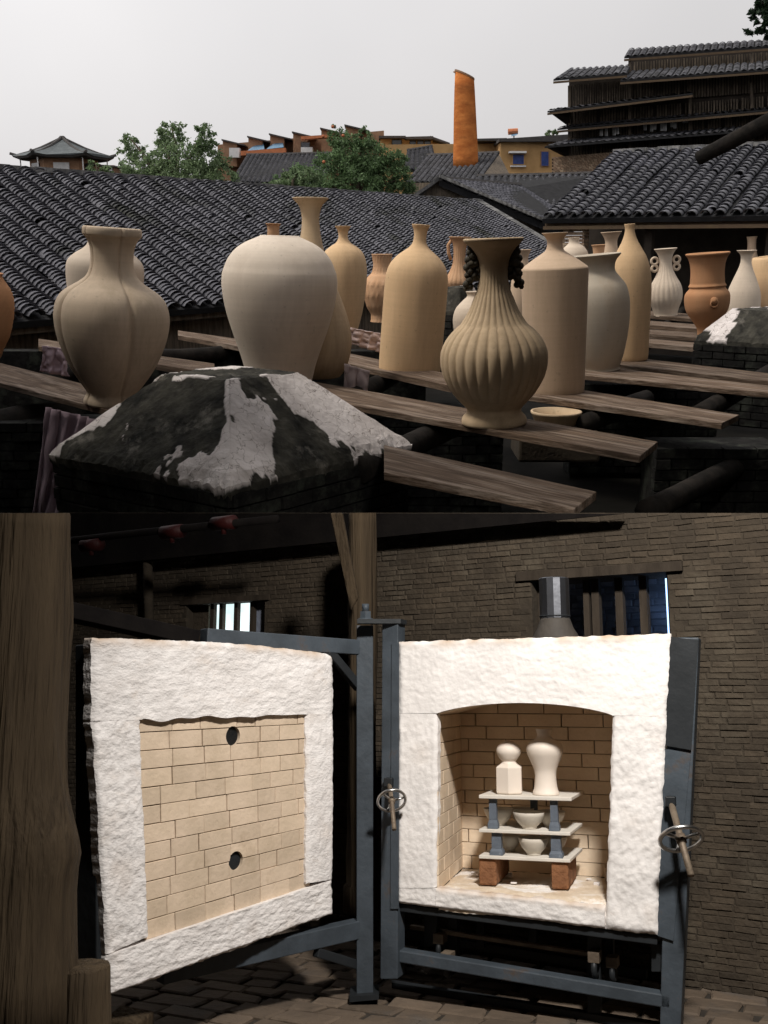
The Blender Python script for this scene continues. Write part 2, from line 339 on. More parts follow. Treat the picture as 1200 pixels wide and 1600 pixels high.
# mound plaster: weather-black with bare white plaster where the attribute says so
def mound_mat():
    m = mat('mossy_plaster', (.085, .08, .066), .95, (.018, .018, .017), 6, .32, .7, .55, 26, .012, c3=(.20, .185, .16), s3=5, lo3=.57, hi3=.72, spec=.1)
    t = m.node_tree; N = t.nodes; L = t.links; b = N['Principled BSDF']
    src = b.inputs['Base Color'].links[0].from_socket
    at = N.new('ShaderNodeAttribute'); at.attribute_name = 'bare'
    nz = N.new('ShaderNodeTexNoise'); nz.inputs['Scale'].default_value = 5; nz.inputs['Detail'].default_value = 8; nz.inputs['Roughness'].default_value = .55
    tc = N.new('ShaderNodeTexCoord'); L.new(tc.outputs['Object'], nz.inputs[0])
    ad = N.new('ShaderNodeMath'); ad.operation = 'MULTIPLY_ADD'; ad.inputs[1].default_value = .0; L.new(nz.outputs['Fac'], ad.inputs[0]); L.new(at.outputs['Fac'], ad.inputs[2])
    mr = N.new('ShaderNodeMapRange'); mr.inputs[1].default_value = .25; mr.inputs[2].default_value = .75; L.new(ad.outputs[0], mr.inputs[0])
    # hairline cracks
    vo = N.new('ShaderNodeTexVoronoi'); vo.feature = 'DISTANCE_TO_EDGE'; vo.inputs['Scale'].default_value = 11
    n4 = N.new('ShaderNodeTexNoise'); n4.inputs['Scale'].default_value = 14; L.new(tc.outputs['Object'], n4.inputs[0])
    mxv = N.new('ShaderNodeMix'); mxv.data_type = 'RGBA'; mxv.inputs[0].default_value = .12; L.new(tc.outputs['Object'], mxv.inputs[6]); L.new(n4.outputs['Color'], mxv.inputs[7])
    L.new(mxv.outputs[2], vo.inputs['Vector'])
    ck = N.new('ShaderNodeMapRange'); ck.inputs[1].default_value = .0; ck.inputs[2].default_value = .022; L.new(vo.outputs['Distance'], ck.inputs[0])
    n5 = N.new('ShaderNodeTexNoise'); n5.inputs['Scale'].default_value = 3; n5.inputs['Detail'].default_value = 8; L.new(tc.outputs['Object'], n5.inputs[0])
    rp = N.new('ShaderNodeValToRGB'); rp.color_ramp.elements[0].color = (.52, .47, .45, 1); rp.color_ramp.elements[1].color = (.80, .74, .72, 1)
    rp.color_ramp.elements[0].position = .3; rp.color_ramp.elements[1].position = .6; L.new(n5.outputs['Fac'], rp.inputs[0])
    wm = N.new('ShaderNodeMix'); wm.data_type = 'RGBA'; wm.inputs[6].default_value = (.26, .22, .2, 1); L.new(ck.outputs[0], wm.inputs[0]); L.new(rp.outputs[0], wm.inputs[7])
    fm = N.new('ShaderNodeMix'); fm.data_type = 'RGBA'; L.new(mr.outputs[0], fm.inputs[0]); L.new(src, fm.inputs[6]); L.new(wm.outputs[2], fm.inputs[7])
    L.new(fm.outputs[2], b.inputs['Base Color'])
    return m
M['mound'] = mound_mat()

# ================================================================== THE YARD (upper level)
Z3 = Vector((0, 0, 1))
# ground
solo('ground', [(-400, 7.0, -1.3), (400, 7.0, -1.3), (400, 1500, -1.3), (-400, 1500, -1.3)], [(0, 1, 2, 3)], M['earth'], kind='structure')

solo('underlight_blocker', [(-900, -900, -6.0), (900, -900, -6.0), (900, 900, -6.0), (-900, 900, -6.0)], [(0, 1, 2, 3)], M['earth'], kind='structure')  # added unseen sheet that stops sky light coming up from below
# ---- tiled roofs
def tile_shape(wd, ln, h, seg=6, taper=.88, th=.012):
    """one curved cover tile running down -y: arched, its lower end lifted clear of the tile below"""
    V = []; Fc = []; n = seg + 1; lift = .042
    for (y, s, dz, rr) in ((0, taper, 0, 1), (-ln, 1, lift, 1), (-ln, 1, lift, 1), (-ln, 1, lift - th, .93), (-ln * .3, taper, 0, .93)):
        for k in range(n):
            a = PI * k / seg
            V.append((-math.cos(a) * wd / 2 * s * rr, y, math.sin(a) * h * s * rr + dz))
    for r in (0, 2, 3):
        for k in range(seg): Fc.append((r * n + k + 1, r * n + k, (r + 1) * n + k, (r + 1) * n + k + 1))
    return V, Fc
def tiled_roof(name, label, E0, h, pitch, length, s0, s1, col_w, tile_l, tile_h, nparts=300, keep=None, near=(0, 0), cat='roof', mt='tile',
               wall_h=1.2, wall_mat='timber', back=True, jit=.012, seg=6, eave_mat='timber', posts=()):
    h = Vector(h).normalized(); p = Vector((-h.y, h.x, 0))
    if p.y < 0: p = -p
    sv = p * math.cos(pitch) + Z3 * math.sin(pitch); nv = h.cross(sv)
    if nv.z < 0: nv = -nv
    E0 = Vector(E0); base = E0.copy(); base.z = E0.z - wall_h
    t = thing(name, label, cat, base)
    at_ = lambda s, l, n=0: E0 + h * s + sv * l + nv * n
    # roof bed
    part('roof_bed', t, *prism([at_(s0, 0, 0), at_(s1, 0, 0), at_(s1, length, 0), at_(s0, length, 0)], nv * -.10), M['tile_bed'])
    part('eave_beam', t, *prism([at_(s0, .12, -.11), at_(s1, .12, -.11), at_(s1, .3, -.11), at_(s0, .3, -.11)], Z3 * -.14), M[eave_mat])
    if back:
        r0, r1 = at_(s0, length, -.01), at_(s1, length, -.01); dn = p * math.cos(pitch) * length - Z3 * math.sin(pitch) * length
        part('rear_slope', t, *prism([r0, r1, r1 + dn, r0 + dn], Z3 * -.1), M['tile_far'])
    if wall_h > 0:
        w0, w1 = at_(s0 + .15, .6), at_(s1 - .15, .6)
        for q in (w0, w1): q.z = E0.z + .02
        part('wall', t, *prism([w0 - Z3 * wall_h, w1 - Z3 * wall_h, w1, w0], p * .15), M[wall_mat])
    # tiles
    sh = tile_shape(col_w * .78, tile_l * 1.35, tile_h, seg)
    me0 = mk(sh[0], sh[1], 'tile', True)
    rows = int(length / tile_l); cols = int((s1 - s0) / col_w)
    rot = Matrix((h, sv, nv)).transposed()
    lst = []
    for c in range(cols):
        cj = rnd(-.06, .06) * col_w; sag = rnd(0, 10); wob = rnd(0, 50)
        for r in range(rows):
            s = s0 + (c + .5) * col_w + cj + rnd(-1, 1) * jit + .05 * col_w * noise.noise((r * .12, wob, 0)) * 3; l = r * tile_l + tile_l * 1.35 + rnd(-1, 1) * jit
            if l > length + .05: continue
            if random.random() < .005: continue
            if keep and not keep(s, l): continue
            P = at_(s, l, .015 + .03 * fbm((s * .5, l * .4, sag * .02), 1, 2) + rnd(0, .006))
            slip = random.random() < .015
            rr = rot.to_4x4() @ Matrix.Rotation(rnd(-.04, .04) + (rnd(-.35, .35) if slip else 0), 4, 'Z') @ Matrix.Rotation(rnd(-.03, .03), 4, 'X')
            lst.append((P, rr))
    # the largest in view become single tiles
    def size(P):
        q = CU.inverted() @ P
        if q.z > -.1: return 0
        x, y = 600 - F * q.x / q.z, 800 + F * q.y / q.z
        if not (-10 < x < 1210 and -10 < y < 800): return 0
        for (a, b, c2, d) in HIDE:
            if a < x < c2 and b < y < d: return 0
        return 1 / -q.z
    order = sorted(range(len(lst)), key=lambda i: -size(lst[i][0]))
    single = set(i for i in order[:nparts] if size(lst[i][0]) > 0)
    mb = MB()
    for i, (P, rr) in enumerate(lst):
        if i in single:
            o = put('roof_tile', me0, M[mt], t, Matrix.Translation(P - base) @ rr)
        else:
            mt_ = Matrix.Translation(P) @ rr
            mb.add(([mt_ @ Vector(v) for v in sh[0]], sh[1]))
    if mb.V:
        o = part('tile_courses', t, mb.V, mb.F, M[mt], True); o['kind'] = 'stuff'
    # ridge tiles
    rb = MB(); s = s0
    while s < s1:
        L_ = rnd(.22, .3)
        c = at_(s + L_ / 2, length, .05 + rnd(0, .02))
        rb.add(box(c, (L_ * .97, .22, .09), (h, p, Z3))); s += L_
    o = part('ridge_course', t, rb.V, rb.F, M['ridge']); o['kind'] = 'stuff'
    return t, at_, h, p, sv, nv
HIDE = [(90, 355, 262, 640), (350, 365, 525, 600), (594, 350, 694, 580), (692, 373, 850, 660), (812, 362, 1010, 610), (0, 432, 18, 530)]
hv = Vector((1043 / F, 1, 0)).normalized()
E1 = U(0, 505, 13.0)
r1 = tiled_roof('tiled_roof_building', 'long low grey tiled roof sloping up behind the row of vases', E1, hv, math.radians(27), 4.95, -3.2, 20.8, .36, .082, .10, jit=.008, cat='building')
hy = math.radians(34); h2 = Vector((math.cos(hy), -math.sin(hy), 0))
E2 = U(847, 342, 21.0)
r2 = tiled_roof('open_shed', 'open shed with large dark curved roof tiles at the right', E2, h2, math.radians(22), 4.15, 0, 6.4, .275, .17, .085, wall_h=0, jit=.008, cat='building', eave_mat='timber_lt')
t2, at2, h_, p_, s_, n_ = r2
def prt(t, name, q, e, m, **k): return part(name, t, *prism(q, e), m, **k)
# shed interior: rear wall, post, tan brick pier
bk = at2(-.2, 3.6); fl = -1.25
prt(t2, 'rear_wall', [Vector((*(at2(-.1, 2.6)).xy, fl)), Vector((*(at2(6.6, 2.6)).xy, fl)), Vector((*(at2(6.6, 2.6)).xy, E2.z + .8)), Vector((*(at2(-.1, 2.6)).xy, E2.z + .8))], p_ * .2, M['soot'])
a, b = Upl(884, 350, at2(0, .35), p_), Upl(918, 350, at2(0, .35), p_)
pier = MB(); zz = E2.z - .12; row = 0
while zz > fl:
    off = .0 if row % 2 else .09
    x = 0; wd_ = (b - a).length
    while x < wd_:
        l_ = min(.2 if x or row % 2 else .1, wd_ - x)
        c = a + h_ * (x + l_ / 2); c.z = zz - .035
        pier.add(box(c, (l_ - .012, .26, .062), (h_, p_, Z3))); x += l_
    zz -= .072; row += 1
o = part('brick_pier', t2, pier.V, pier.F, M['tan_brick'])
for sx in (2.2, 4.6):
    c = at2(sx, .5); c.z = (E2.z + fl) / 2
    part('post', t2, *box(c, (.16, .16, E2.z - fl - .1), (h_, p_, Z3)), M['soot'])
c0 = at2(0, .0, -.16); c1 = at2(6.4, 0, -.16)
prt(t2, 'eave_board', [c0, c1, c1 - Z3 * .07, c0 - Z3 * .07], p_ * .04, M['timber_lt'])

# gable roof behind (right end of the long roof)
def simple_roof(name, label, A, B, C, D, mt='tile_far', th=.15, gable=None, col_w=.35, cat='building', wall=None, courses=True):
    """A,B ridge left/right, C,D eave right/left"""
    base = D.copy(); t = thing(name, label, cat, base)
    A, B, C, D = map(Vector, (A, B, C, D))
    nv = (B - A).cross(D - A).normalized(); nv = -nv if nv.z < 0 else nv
    part('roof_slab', t, *prism([A, B, C, D], nv * -th), M['tile_bed'])
    n = max(4, int(((B - A).length + (C - D).length) / 2 / col_w)); rows = 10; mb = MB(); seg = 4
    for i in range(n):
        u0, u1 = (i + .1) / n, (i + .9) / n; nr = max(6, int((D - A).length / .2))
        for r in range(nr):
            v0, v1 = r / nr, (r + 1) / nr
            V = []
            lift = rnd(0, .02)
            for v, ex in ((v0, .0), (v1, .03), (v1, -.01)):
                for k in range(seg + 1):
                    u = u0 + (u1 - u0) * k / seg
                    p0 = A.lerp(B, u); p1 = D.lerp(C, u)
                    V.append(p0.lerp(p1, v) + nv * (math.sin(PI * k / seg) * col_w * .28 + ex + lift))
            m_ = seg + 1
            Fc = []
            for k in range(seg):
                Fc += [(k, k + 1, m_ + k + 1, m_ + k), (m_ + k, m_ + k + 1, 2 * m_ + k + 1, 2 * m_ + k)]
            mb.add((V, Fc))
    o = part('tile_courses', t, mb.V, mb.F, M[mt], True); o['kind'] = 'stuff'
    rb = MB(); rb.add(tube([A + nv * .05, A.lerp(B, .5) + nv * .04, B + nv * .05], .09, 6)); part('ridge', t, rb.V, rb.F, M['coping'])
    return t
# roof C: gable facing us
Yg = 33.0
pk = U(688, 281, 34); rb_ = U(812, 291, 38); fe = U(881, 362, 33.0); be = U(905, 352, 38)
tC = simple_roof('gabled_house', 'grey tiled gabled house with dark gable end behind the long roof', pk, rb_, be, fe, 'tile', .2, col_w=.26)
le = U(632, 319, 33.5)
part('left_verge', tC, *prism([pk, le, le + Vector((0, 9, 0)), pk + Vector((0, 9, 0))], Z3 * .12), M['ridge'])
part('gable_wall', tC, *prism([pk + Vector((0, .3, .02)), U(645, 318, 34) + Vector((0, .3, -.0)), U(645, 420, 34) + Vector((0, .3, 0)), U(885, 420, 34) + Vector((0, .3, 0)), U(885, 368, 34) + Vector((0, .3, 0))], Vector((0, .2, 0))), M['timber'])
vb = MB()
for i in range(26):
    q = pk.lerp(fe, (i + .5) / 26) + Vector((0, -.05, .1)); vb.add(box(q, (.26, .42, .1), ((fe - pk).normalized(), Vector((0, 1, 0)), Z3)))
part('verge_tiles', tC, vb.V, vb.F, M['ridge'])
# verge of the long roof
vb = MB(); e0, e1 = r1[1](20.8, 4.95, .06), r1[1](20.8, .2, .06)
for i in range(24):
    q = e0.lerp(e1, (i + .5) / 24); vb.add(box(q, (.24, .5, .12), ((e1 - e0).normalized(), r1[2], Vector((0, 0, 1)))))
part('verge_tiles', r1[0], vb.V, vb.F, M['ridge'])
# farther roofs
tD = simple_roof('dark_roofed_hall', 'dark roofed hall that the orange chimney rises from', U(668, 244, 52), U(780, 240, 50), U(748, 284, 44), U(632, 286, 46), col_w=.27)
part('gable_wall', tD, *prism([U(780, 241, 50), U(802, 284, 46), U(748, 284, 44)], Vector((0, .3, -.02))), M['timber'])
part('wall', tD, *prism([U(632, 286, 46), U(748, 284, 44), U(748, 330, 44.2), U(632, 330, 46.2)], Vector((0, .3, 0))), M['timber'])
simple_roof('small_roof_house', 'small dark tiled roof between the tree and the chimney hall', U(636, 236, 60), U(676, 229, 60), U(684, 262, 54), U(630, 266, 54), col_w=.27)
simple_roof('grey_roof_house', 'grey tiled roof between the two trees below the stepped terrace', U(385, 243, 62), U(520, 240, 62), U(505, 290, 52), U(360, 284, 52), col_w=.27)
simple_roof('low_dark_roof_house', 'low dark roof in front of the ochre building', U(745, 277, 42), U(945, 272, 42), U(935, 345, 38.5), U(745, 306, 38.5), 'tile_far', col_w=.25)

# ---- chimney
tch = thing('chimney_stack', 'tall tapering orange brick chimney with a slanting broken top', 'chimney', U(728, 262, 56))
Yc = U(728, 246, 48).y
def cyl_between(rows, depthy, seg=24, cut=None):
    V = []; Fc = []
    for (xl, xr, y, sl) in rows:
        a, b = Uy(xl, y, depthy), Uy(xr, y, depthy); c = (a + b) / 2; r = (b - a).length / 2
        for k in range(seg):
            th = 2 * PI * k / seg; V.append(c + Vector((r * math.cos(th), r * .8 * math.sin(th), -sl * math.cos(th) * r)))
    for i in range(len(rows) - 1):
        for k in range(seg): Fc.append((i * seg + k, i * seg + (k + 1) % seg, (i + 1) * seg + (k + 1) % seg, (i + 1) * seg + k))
    Fc = [tuple(reversed(f)) for f in Fc]
    Fc.append(tuple(range(seg))); Fc.append(tuple((len(rows) - 1) * seg + k for k in range(seg - 1, -1, -1)))
    return V, Fc
part('stack', tch, *cyl_between([(711, 741, 118, .42), (710, 742, 140, .1), (709, 744, 180, 0), (708.5, 746, 220, 0), (708, 747, 248, 0), (708, 748, 262, 0)], Yc), M['orange'], True)
cp = cyl_between([(710.3, 741.7, 115.5, .42), (710.3, 741.7, 118.5, .42)], Yc); part('broken_cap', tch, *cp, M['brown_wall'])
part('cap_horn', tch, *tube([Uy(711, 114, Yc), Uy(713, 110, Yc), Uy(716, 116, Yc)], [.12, .06, .1], 6), M['brown_wall'])

# ---- helper for frontal buildings
def fbox(t, name, x0, y0, x1, y1, Y, d, m, slope=0):
    q = [Uy(x0, y1, Y), Uy(x1, y1, Y), Uy(x1, y0 + slope, Y), Uy(x0, y0, Y)]
    return part(name, t, *prism(q, Vector((0, d, 0))), m)
def window(t, x0, y0, x1, y1, Y, pane='glass_dark', frame='coping'):
    w_ = fbox(t, 'window', x0, y0, x1, y1, Y - .12, .14, M[frame])
    b = max(.8, (x1 - x0) * .08)
    q = [Uy(x0 + b, y1 - b, Y - .15), Uy(x1 - b, y1 - b, Y - .15), Uy(x1 - b, y0 + b, Y - .15), Uy(x0 + b, y0 + b, Y - .15)]
    part('pane', w_, *prism(q, Vector((0, .02, 0))), M[pane]); return w_
# ochre building
Yo = 78.0
to = thing('ochre_building', 'ochre rendered building with blue windows right of the chimney', 'building', Uy(820, 330, Yo))
fbox(to, 'wall', 782, 222, 900, 320, Yo, 12, M['ochre'], -8)
fbox(to, 'left_wing', 596, 226, 786, 320, Yo + 3, 12, M['ochre'], -2)
fbox(to, 'roof_slab', 746, 216.5, 792, 220, Yo + 1.5, 14, M['coping'], -1)
fbox(to, 'roof_slab', 780, 217, 900, 221, Yo - .6, 14, M['coping'], -8)
w1 = window(to, 800, 240, 820, 258, Yo, 'glass_blue', 'ochre'); fbox(to, 'sill', 798, 258.5, 822, 260.5, Yo - .3, .3, M['white']); fbox(to, 'canopy', 796, 236, 823, 239, Yo - .6, .6, M['white'])
window(to, 845, 236, 858, 260, Yo, 'glass_blue', 'brown_wall')
ac = fbox(to, 'air_conditioner', 843, 274, 858, 281, Yo - .5, .5, M['white'])
fbox(to, 'fan_grille', 845, 275.5, 849, 280, Yo - .56, .06, M['glass_dark']); fbox(to, 'fan_grille', 851, 275.5, 855, 280, Yo - .56, .06, M['glass_dark'])
fbox(to, 'canopy', 800, 276, 820, 280, Yo - .5, .5, M['white'])
# solar heater on that roof
ts = thing('solar_heater', 'tiny red and blue solar heater on the ochre building roof', 'heater', Uy(803, 214, Yo + 3))
part('tank', ts, *tube([Uy(794, 206, Yo + 3), Uy(809, 205, Yo + 3)], .22, 8), M['red_band'])
part('panel', ts, *prism([Uy(799, 213, Yo + 2.5), Uy(808, 211, Yo + 2.5), Uy(809, 204, Yo + 3.5), Uy(800, 206, Yo + 3.5)], Vector((0, .1, 0))), M['blue_roof'])
part('stand', ts, *tube([Uy(803, 216, Yo + 3), Uy(803, 208, Yo + 3)], .06, 5), M['white'])
# dark topped block behind
Yb = 92.0
tb = thing('flat_roofed_block', 'flat roofed ochre block with dark windows left of the chimney', 'building', Uy(640, 260, Yb))
fbox(tb, 'wall', 594, 214, 676, 300, Yb, 10, M['ochre'], 0); fbox(tb, 'wall', 674, 213, 700, 300, Yb + 1, 10, M['ochre'], 11)
fbox(tb, 'roof_slab', 592, 212, 634, 215.5, Yb - 1, 12, M['coping'], 0); fbox(tb, 'roof_slab', 634, 213.5, 677, 217, Yb - 1.4, 12, M['coping'], -1)
prt(tb, 'roof_slab', [Uy(672, 216, Yb - .9), Uy(703, 226, Yb - .9), Uy(703, 223, Yb - .9), Uy(672, 212, Yb - .9)], Vector((0, 11, 0)), M['coping'])
for x in (612, 640, 652, 663): window(tb, x, 218, x + (16 if x == 612 else 10), 229, Yb)

# stepped terrace of brown houses
Yt = 100.0
tt = thing('stepped_terrace', 'far row of brown stepped roof houses with blue skylights', 'building', Uy(450, 262, Yt))
fbox(tt, 'wall', 340, 226, 600, 290, Yt + 2, 14, M['brown_wall'], -22)
for x, y in ((348, 217), (388, 212), (422, 208), (458, 205), (502, 199), (540, 194)):
    fbox(tt, 'party_wall', x, y + 3, x + 22, 260, Yt, 14, M['brown_wall'], 4)
    prt(tt, 'coping', [Uy(x - 2, y + 2.4, Yt - .4), Uy(x + 34, y + 10.5, Yt - .4), Uy(x + 34, y + 8.5, Yt - .4), Uy(x - 2, y, Yt - .4)], Vector((0, 15, 0)), M['coping'])
for x, y in ((386, 236), (416, 233)):
    prt(tt, 'skylight', [Uy(x, y, Yt - 1), Uy(x + 27, y - 3, Yt - 1), Uy(x + 25, y - 17, Yt + 1), Uy(x + 16, y - 13, Yt + 1)], Vector((0, .3, 0)), M['blue_roof'])
prt(tt, 'parapet', [Uy(376, 243, Yt - 2), Uy(446, 238, Yt - 2), Uy(446, 231, Yt - 2), Uy(376, 236, Yt - 2)], Vector((0, 1, 0)), M['red_band'])
prt(tt, 'parapet', [Uy(470, 218, Yt - 2), Uy(520, 214, Yt - 2), Uy(520, 210, Yt - 2), Uy(470, 213, Yt - 2)], Vector((0, 1, 0)), M['red_band'])
fbox(tt, 'balcony', 358, 231, 374, 246, Yt - 1.5, 1, M['white']); window(tt, 470, 222, 484, 236, Yt - .3); fbox(tt, 'balcony', 470, 230, 488, 240, Yt - 1.5, 1, M['white'])

# pavilion
Yp = 110.0
tp = thing('pavilion', 'far hexagonal pavilion with curved grey roof and finial at far left', 'pavilion', Uy(86, 290, Yp))
pc = Uy(86, 246, Yp); pc.y += 3
kx = Yp / F * 1.02
prof = [(243.5, 76), (241, 66), (236, 50), (228, 31), (220, 16), (214, 5), (210, 1.5)]
def hexlathe(prof, seg=6, rot=.2):
    V = []; Fc = []
    for y, hw in prof:
        zc = Uy(86, y, Yp).z
        for k in range(seg * 4):
            th = 2 * PI * k / (seg * 4) + rot; ph = (th - rot) % (2 * PI / seg) - PI / seg
            r = hw * kx * math.cos(PI / seg) / math.cos(ph) * .98
            up = (abs(ph) / (PI / seg)) ** 6 * hw / 76 * .25
            V.append((pc.x + r * math.cos(th), pc.y + r * math.sin(th), zc + up))
    n = seg * 4
    for i in range(len(prof) - 1):
        for k in range(n): Fc.append((i * n + k, i * n + (k + 1) % n, (i + 1) * n + (k + 1) % n, (i + 1) * n + k))
    Fc.append(tuple((len(prof) - 1) * n + k for k in range(n))); Fc.append(tuple(range(n - 1, -1, -1)))
    return V, Fc
part('roof', tp, *hexlathe(prof), M['pav_roof'])
part('eave', tp, *hexlathe([(247, 73), (244, 75)]), M['coping'])
part('body', tp, *hexlathe([(300, 50), (246.5, 50)]), M['brown_wall'])
for k in range(6):
    th = 2 * PI * k / 6 + .2; pts = []
    for y, hw in prof: pts.append((pc.x + hw * kx * math.cos(th), pc.y + hw * kx * math.sin(th), Uy(86, y - .8, Yp).z))
    pts[0] = (pts[0][0], pts[0][1], pts[0][2] + .35)
    part('hip_ridge', tp, *tube(pts, .16, 6), M['coping'])
    x, y = pc.x + 62 * kx * math.cos(th), pc.y + 62 * kx * math.sin(th)
    part('column', tp, *tube([(x, y, pc.z - 4), (x, y, pc.z + .1)], .07, 8), M['white'])
    a = 2 * PI * (k + .5) / 6 + .2; cw = Vector((pc.x + 44 * kx * math.cos(a), pc.y + 44 * kx * math.sin(a), pc.z - 1.1))
    part('window', tp, *box(cw, (.3, 1.6, 1.2), (Vector((math.cos(a), math.sin(a), 0)), Vector((-math.sin(a), math.cos(a), 0)), Z3)), M['glass_dark'] if k % 2 else M['white'])
part('finial', tp, *lathe([(0, .25), (.25, .32), (.45, .12), (.8, .16), (1.2, .02)], 10), M['coping'], True).location = Uy(86, 211, Yp) + Vector((0, 3, 0)) - BASE[tp]
fb = thing('brown_house', 'small brown house beside the pavilion', 'house', Uy(160, 290, 112))
fbox(fb, 'wall', 140, 258, 178, 300, 112, 8, M['brown_wall']); fbox(fb, 'roof_slab', 137, 254, 158, 258, 111.5, 9, M['coping'], 3); fbox(fb, 'roof_slab', 157, 257, 181, 261, 111.6, 9, M['coping'], 2); window(fb, 168, 262, 176, 268, 112, 'white')

ORD = ['first', 'second', 'third', 'fourth', 'fifth', 'sixth', 'seventh', 'eighth', 'ninth', 'tenth', 'eleventh', 'twelfth', 'last']
# ---- big timber building
hb = math.radians(16); hB = Vector((math.cos(hb), -math.sin(hb), 0)); nB = Vector((math.sin(hb), math.cos(hb), 0))
PB = U(885, 240, 55)
B_ = lambda x, y, off=0: Upl(x, y, PB, nB) - nB * off
tg = thing('timber_building', 'large dark timber building with stacked tiled eaves at upper right', 'building', B_(885, 300))
def bq(name, q, off, d, m, **k): return part(name, tg, *prism([B_(x, y, off) for x, y in q], nB * d), m, **k)
bq('wall', [(886, 262), (1260, 240), (1260, 98), (888, 112)], -.4, 6, M['soot'])
bq('upper_wall', [(976, 128), (1260, 112), (1260, 60), (981, 80)], -1.4, 6, M['soot'])
def slats(xa, ya0, ya1, xb, yb0, yb1, n, off):
    mb = MB()
    for i in range(n):
        u = (i + .5) / n; x = xa + (xb - xa) * u; y0 = ya0 + (yb0 - ya0) * u; y1 = ya1 + (yb1 - ya1) * u
        hw = (xb - xa) / n * rnd(.2, .34); y0 += rnd(-.5, .5)
        if random.random() < .06: continue
        mb.add(prism([B_(x - hw, y1, off), B_(x + hw, y1, off), B_(x + hw, y0, off), B_(x - hw, y0, off)], nB * .12))
    o = part('slat_wall', tg, mb.V, mb.F, M['timber']); o['kind'] = 'stuff'
slats(887, 134, 172, 985, 126, 164, 26, .1); slats(988, 92, 110, 1260, 72, 92, 62, -1.0); slats(985, 128, 160, 1260, 112, 138, 60, -.1)
slats(888, 176, 196, 1260, 145, 172, 84, 0); slats(888, 200, 216, 1260, 174, 192, 84, 0); slats(888, 228, 245, 1260, 206, 228, 84, -.1)
def pent(q_lo, q_hi, off, rise, name='pent_roof', board=True):
    (xa, ya), (xb, yb) = q_lo; (xc, yc), (xd, yd) = q_hi
    a, b = B_(xa, ya, off), B_(xb, yb, off); c, d = B_(xc, yc, -.1), B_(xd, yd, -.1)
    r = part(name, tg, *prism([a, b, d, c], Z3 * -.08), M['tile_bed'])
    n = int((b - a).length / .36); mb = MB()
    nv = (b - a).cross(c - a).normalized(); nv = -nv if nv.z < 0 else nv
    for i in range(n):
        for r_ in range(6):
            u0, u1 = (i + .12) / n, (i + .88) / n; v0, v1 = r_ / 6, (r_ + 1) / 6 + .02
            lift = rnd(0, .03) + .02
            A_, B2, C_, D_ = a.lerp(b, u0), a.lerp(b, u1), c.lerp(d, u1), c.lerp(d, u0)
            q = [A_.lerp(D_, v0), B2.lerp(C_, v0), B2.lerp(C_, v1), A_.lerp(D_, v1)]
            m0 = (q[0] + q[1]) / 2 + nv * .07; m1 = (q[3] + q[2]) / 2 + nv * .05
            mb.add(([p + nv * lift for p in (q[0], m0, q[1], q[2], m1, q[3])], [(0, 1, 4, 5), (1, 2, 3, 4)]))
    o = part('tile_courses', r, mb.V, mb.F, M['tile_far']); o['kind'] = 'stuff'
    if board: part('eave_board', r, *prism([a - Z3 * .1, b - Z3 * .1, b - Z3 * .2, a - Z3 * .2], nB * .1), M['timber_lt'])
pent(((870, 131), (982, 122)), ((888, 108), (986, 102)), 1.6, 1)
pent(((976, 91), (1260, 70)), ((982, 77), (1260, 58)), .4, 1)
pent(((972, 133), (1260, 112)), ((984, 112), (1260, 92)), 1.7, 1)
pent(((862, 180), (1082, 153)), ((884, 172), (1082, 146)), 1.9, 1)
pent(((875, 205), (1260, 170)), ((886, 197), (1260, 163)), 1.3, 1)
pent(((858, 234), (1260, 203)), ((884, 220), (1260, 190)), 2.0, 1, board=False)
for (xa, ya), (xb, yb), (xc, yc) in (((862, 180), (884, 172), (886, 196)), ((858, 234), (884, 222), (884, 246))):
    part('eave_bracket', tg, *prism([B_(xa, ya, 1.7), B_(xb, yb, 0), B_(xc, yc, 0)], hB * .3), M['soot'])
for x, y0, y1 in ((890, 135, 245), (984, 95, 240), (1078, 120, 235), (1174, 86, 110), (1174, 130, 225)):
    part('post', tg, *prism([B_(x - 2, y1, .25), B_(x + 2.5, y1, .25), B_(x + 2.5, y0, .25), B_(x - 2, y0, .25)], nB * .25), M['timber'])
for i, (x, y, hgt) in enumerate(((938, 203, 11), (946, 202, 12), (958, 201, 12), (963, 200, 11), (1006, 192, 13), (1016, 190, 17), (1021, 190, 14), (1032, 188, 18), (1037, 188, 18), (1047, 187, 13), (1052, 187, 15), (1066, 185, 9), (1070, 185, 8))):
    q = B_(x, y, .5); q2 = B_(x + 4, y + hgt, .5); mb = MB()
    k_ = 6; V = []; Fc = []
    for j in range(k_ + 1):
        for y_ in (y, y + hgt): V.append(B_(x + 4 * j / k_, y_, .5 + .1 * math.sin(j * 2.2)))
    Fc = [(2 * j, 2 * j + 1, 2 * j + 3, 2 * j + 2) for j in range(k_)]
    o = solo('hanging_cloth', V, Fc, M['white'], ORD[i] + ' from left of the white cloth strips hung on the timber building', 'cloth', 'white cloth strips drying on the timber building')
    o.modifiers.new('s', 'SOLIDIFY').thickness = .03
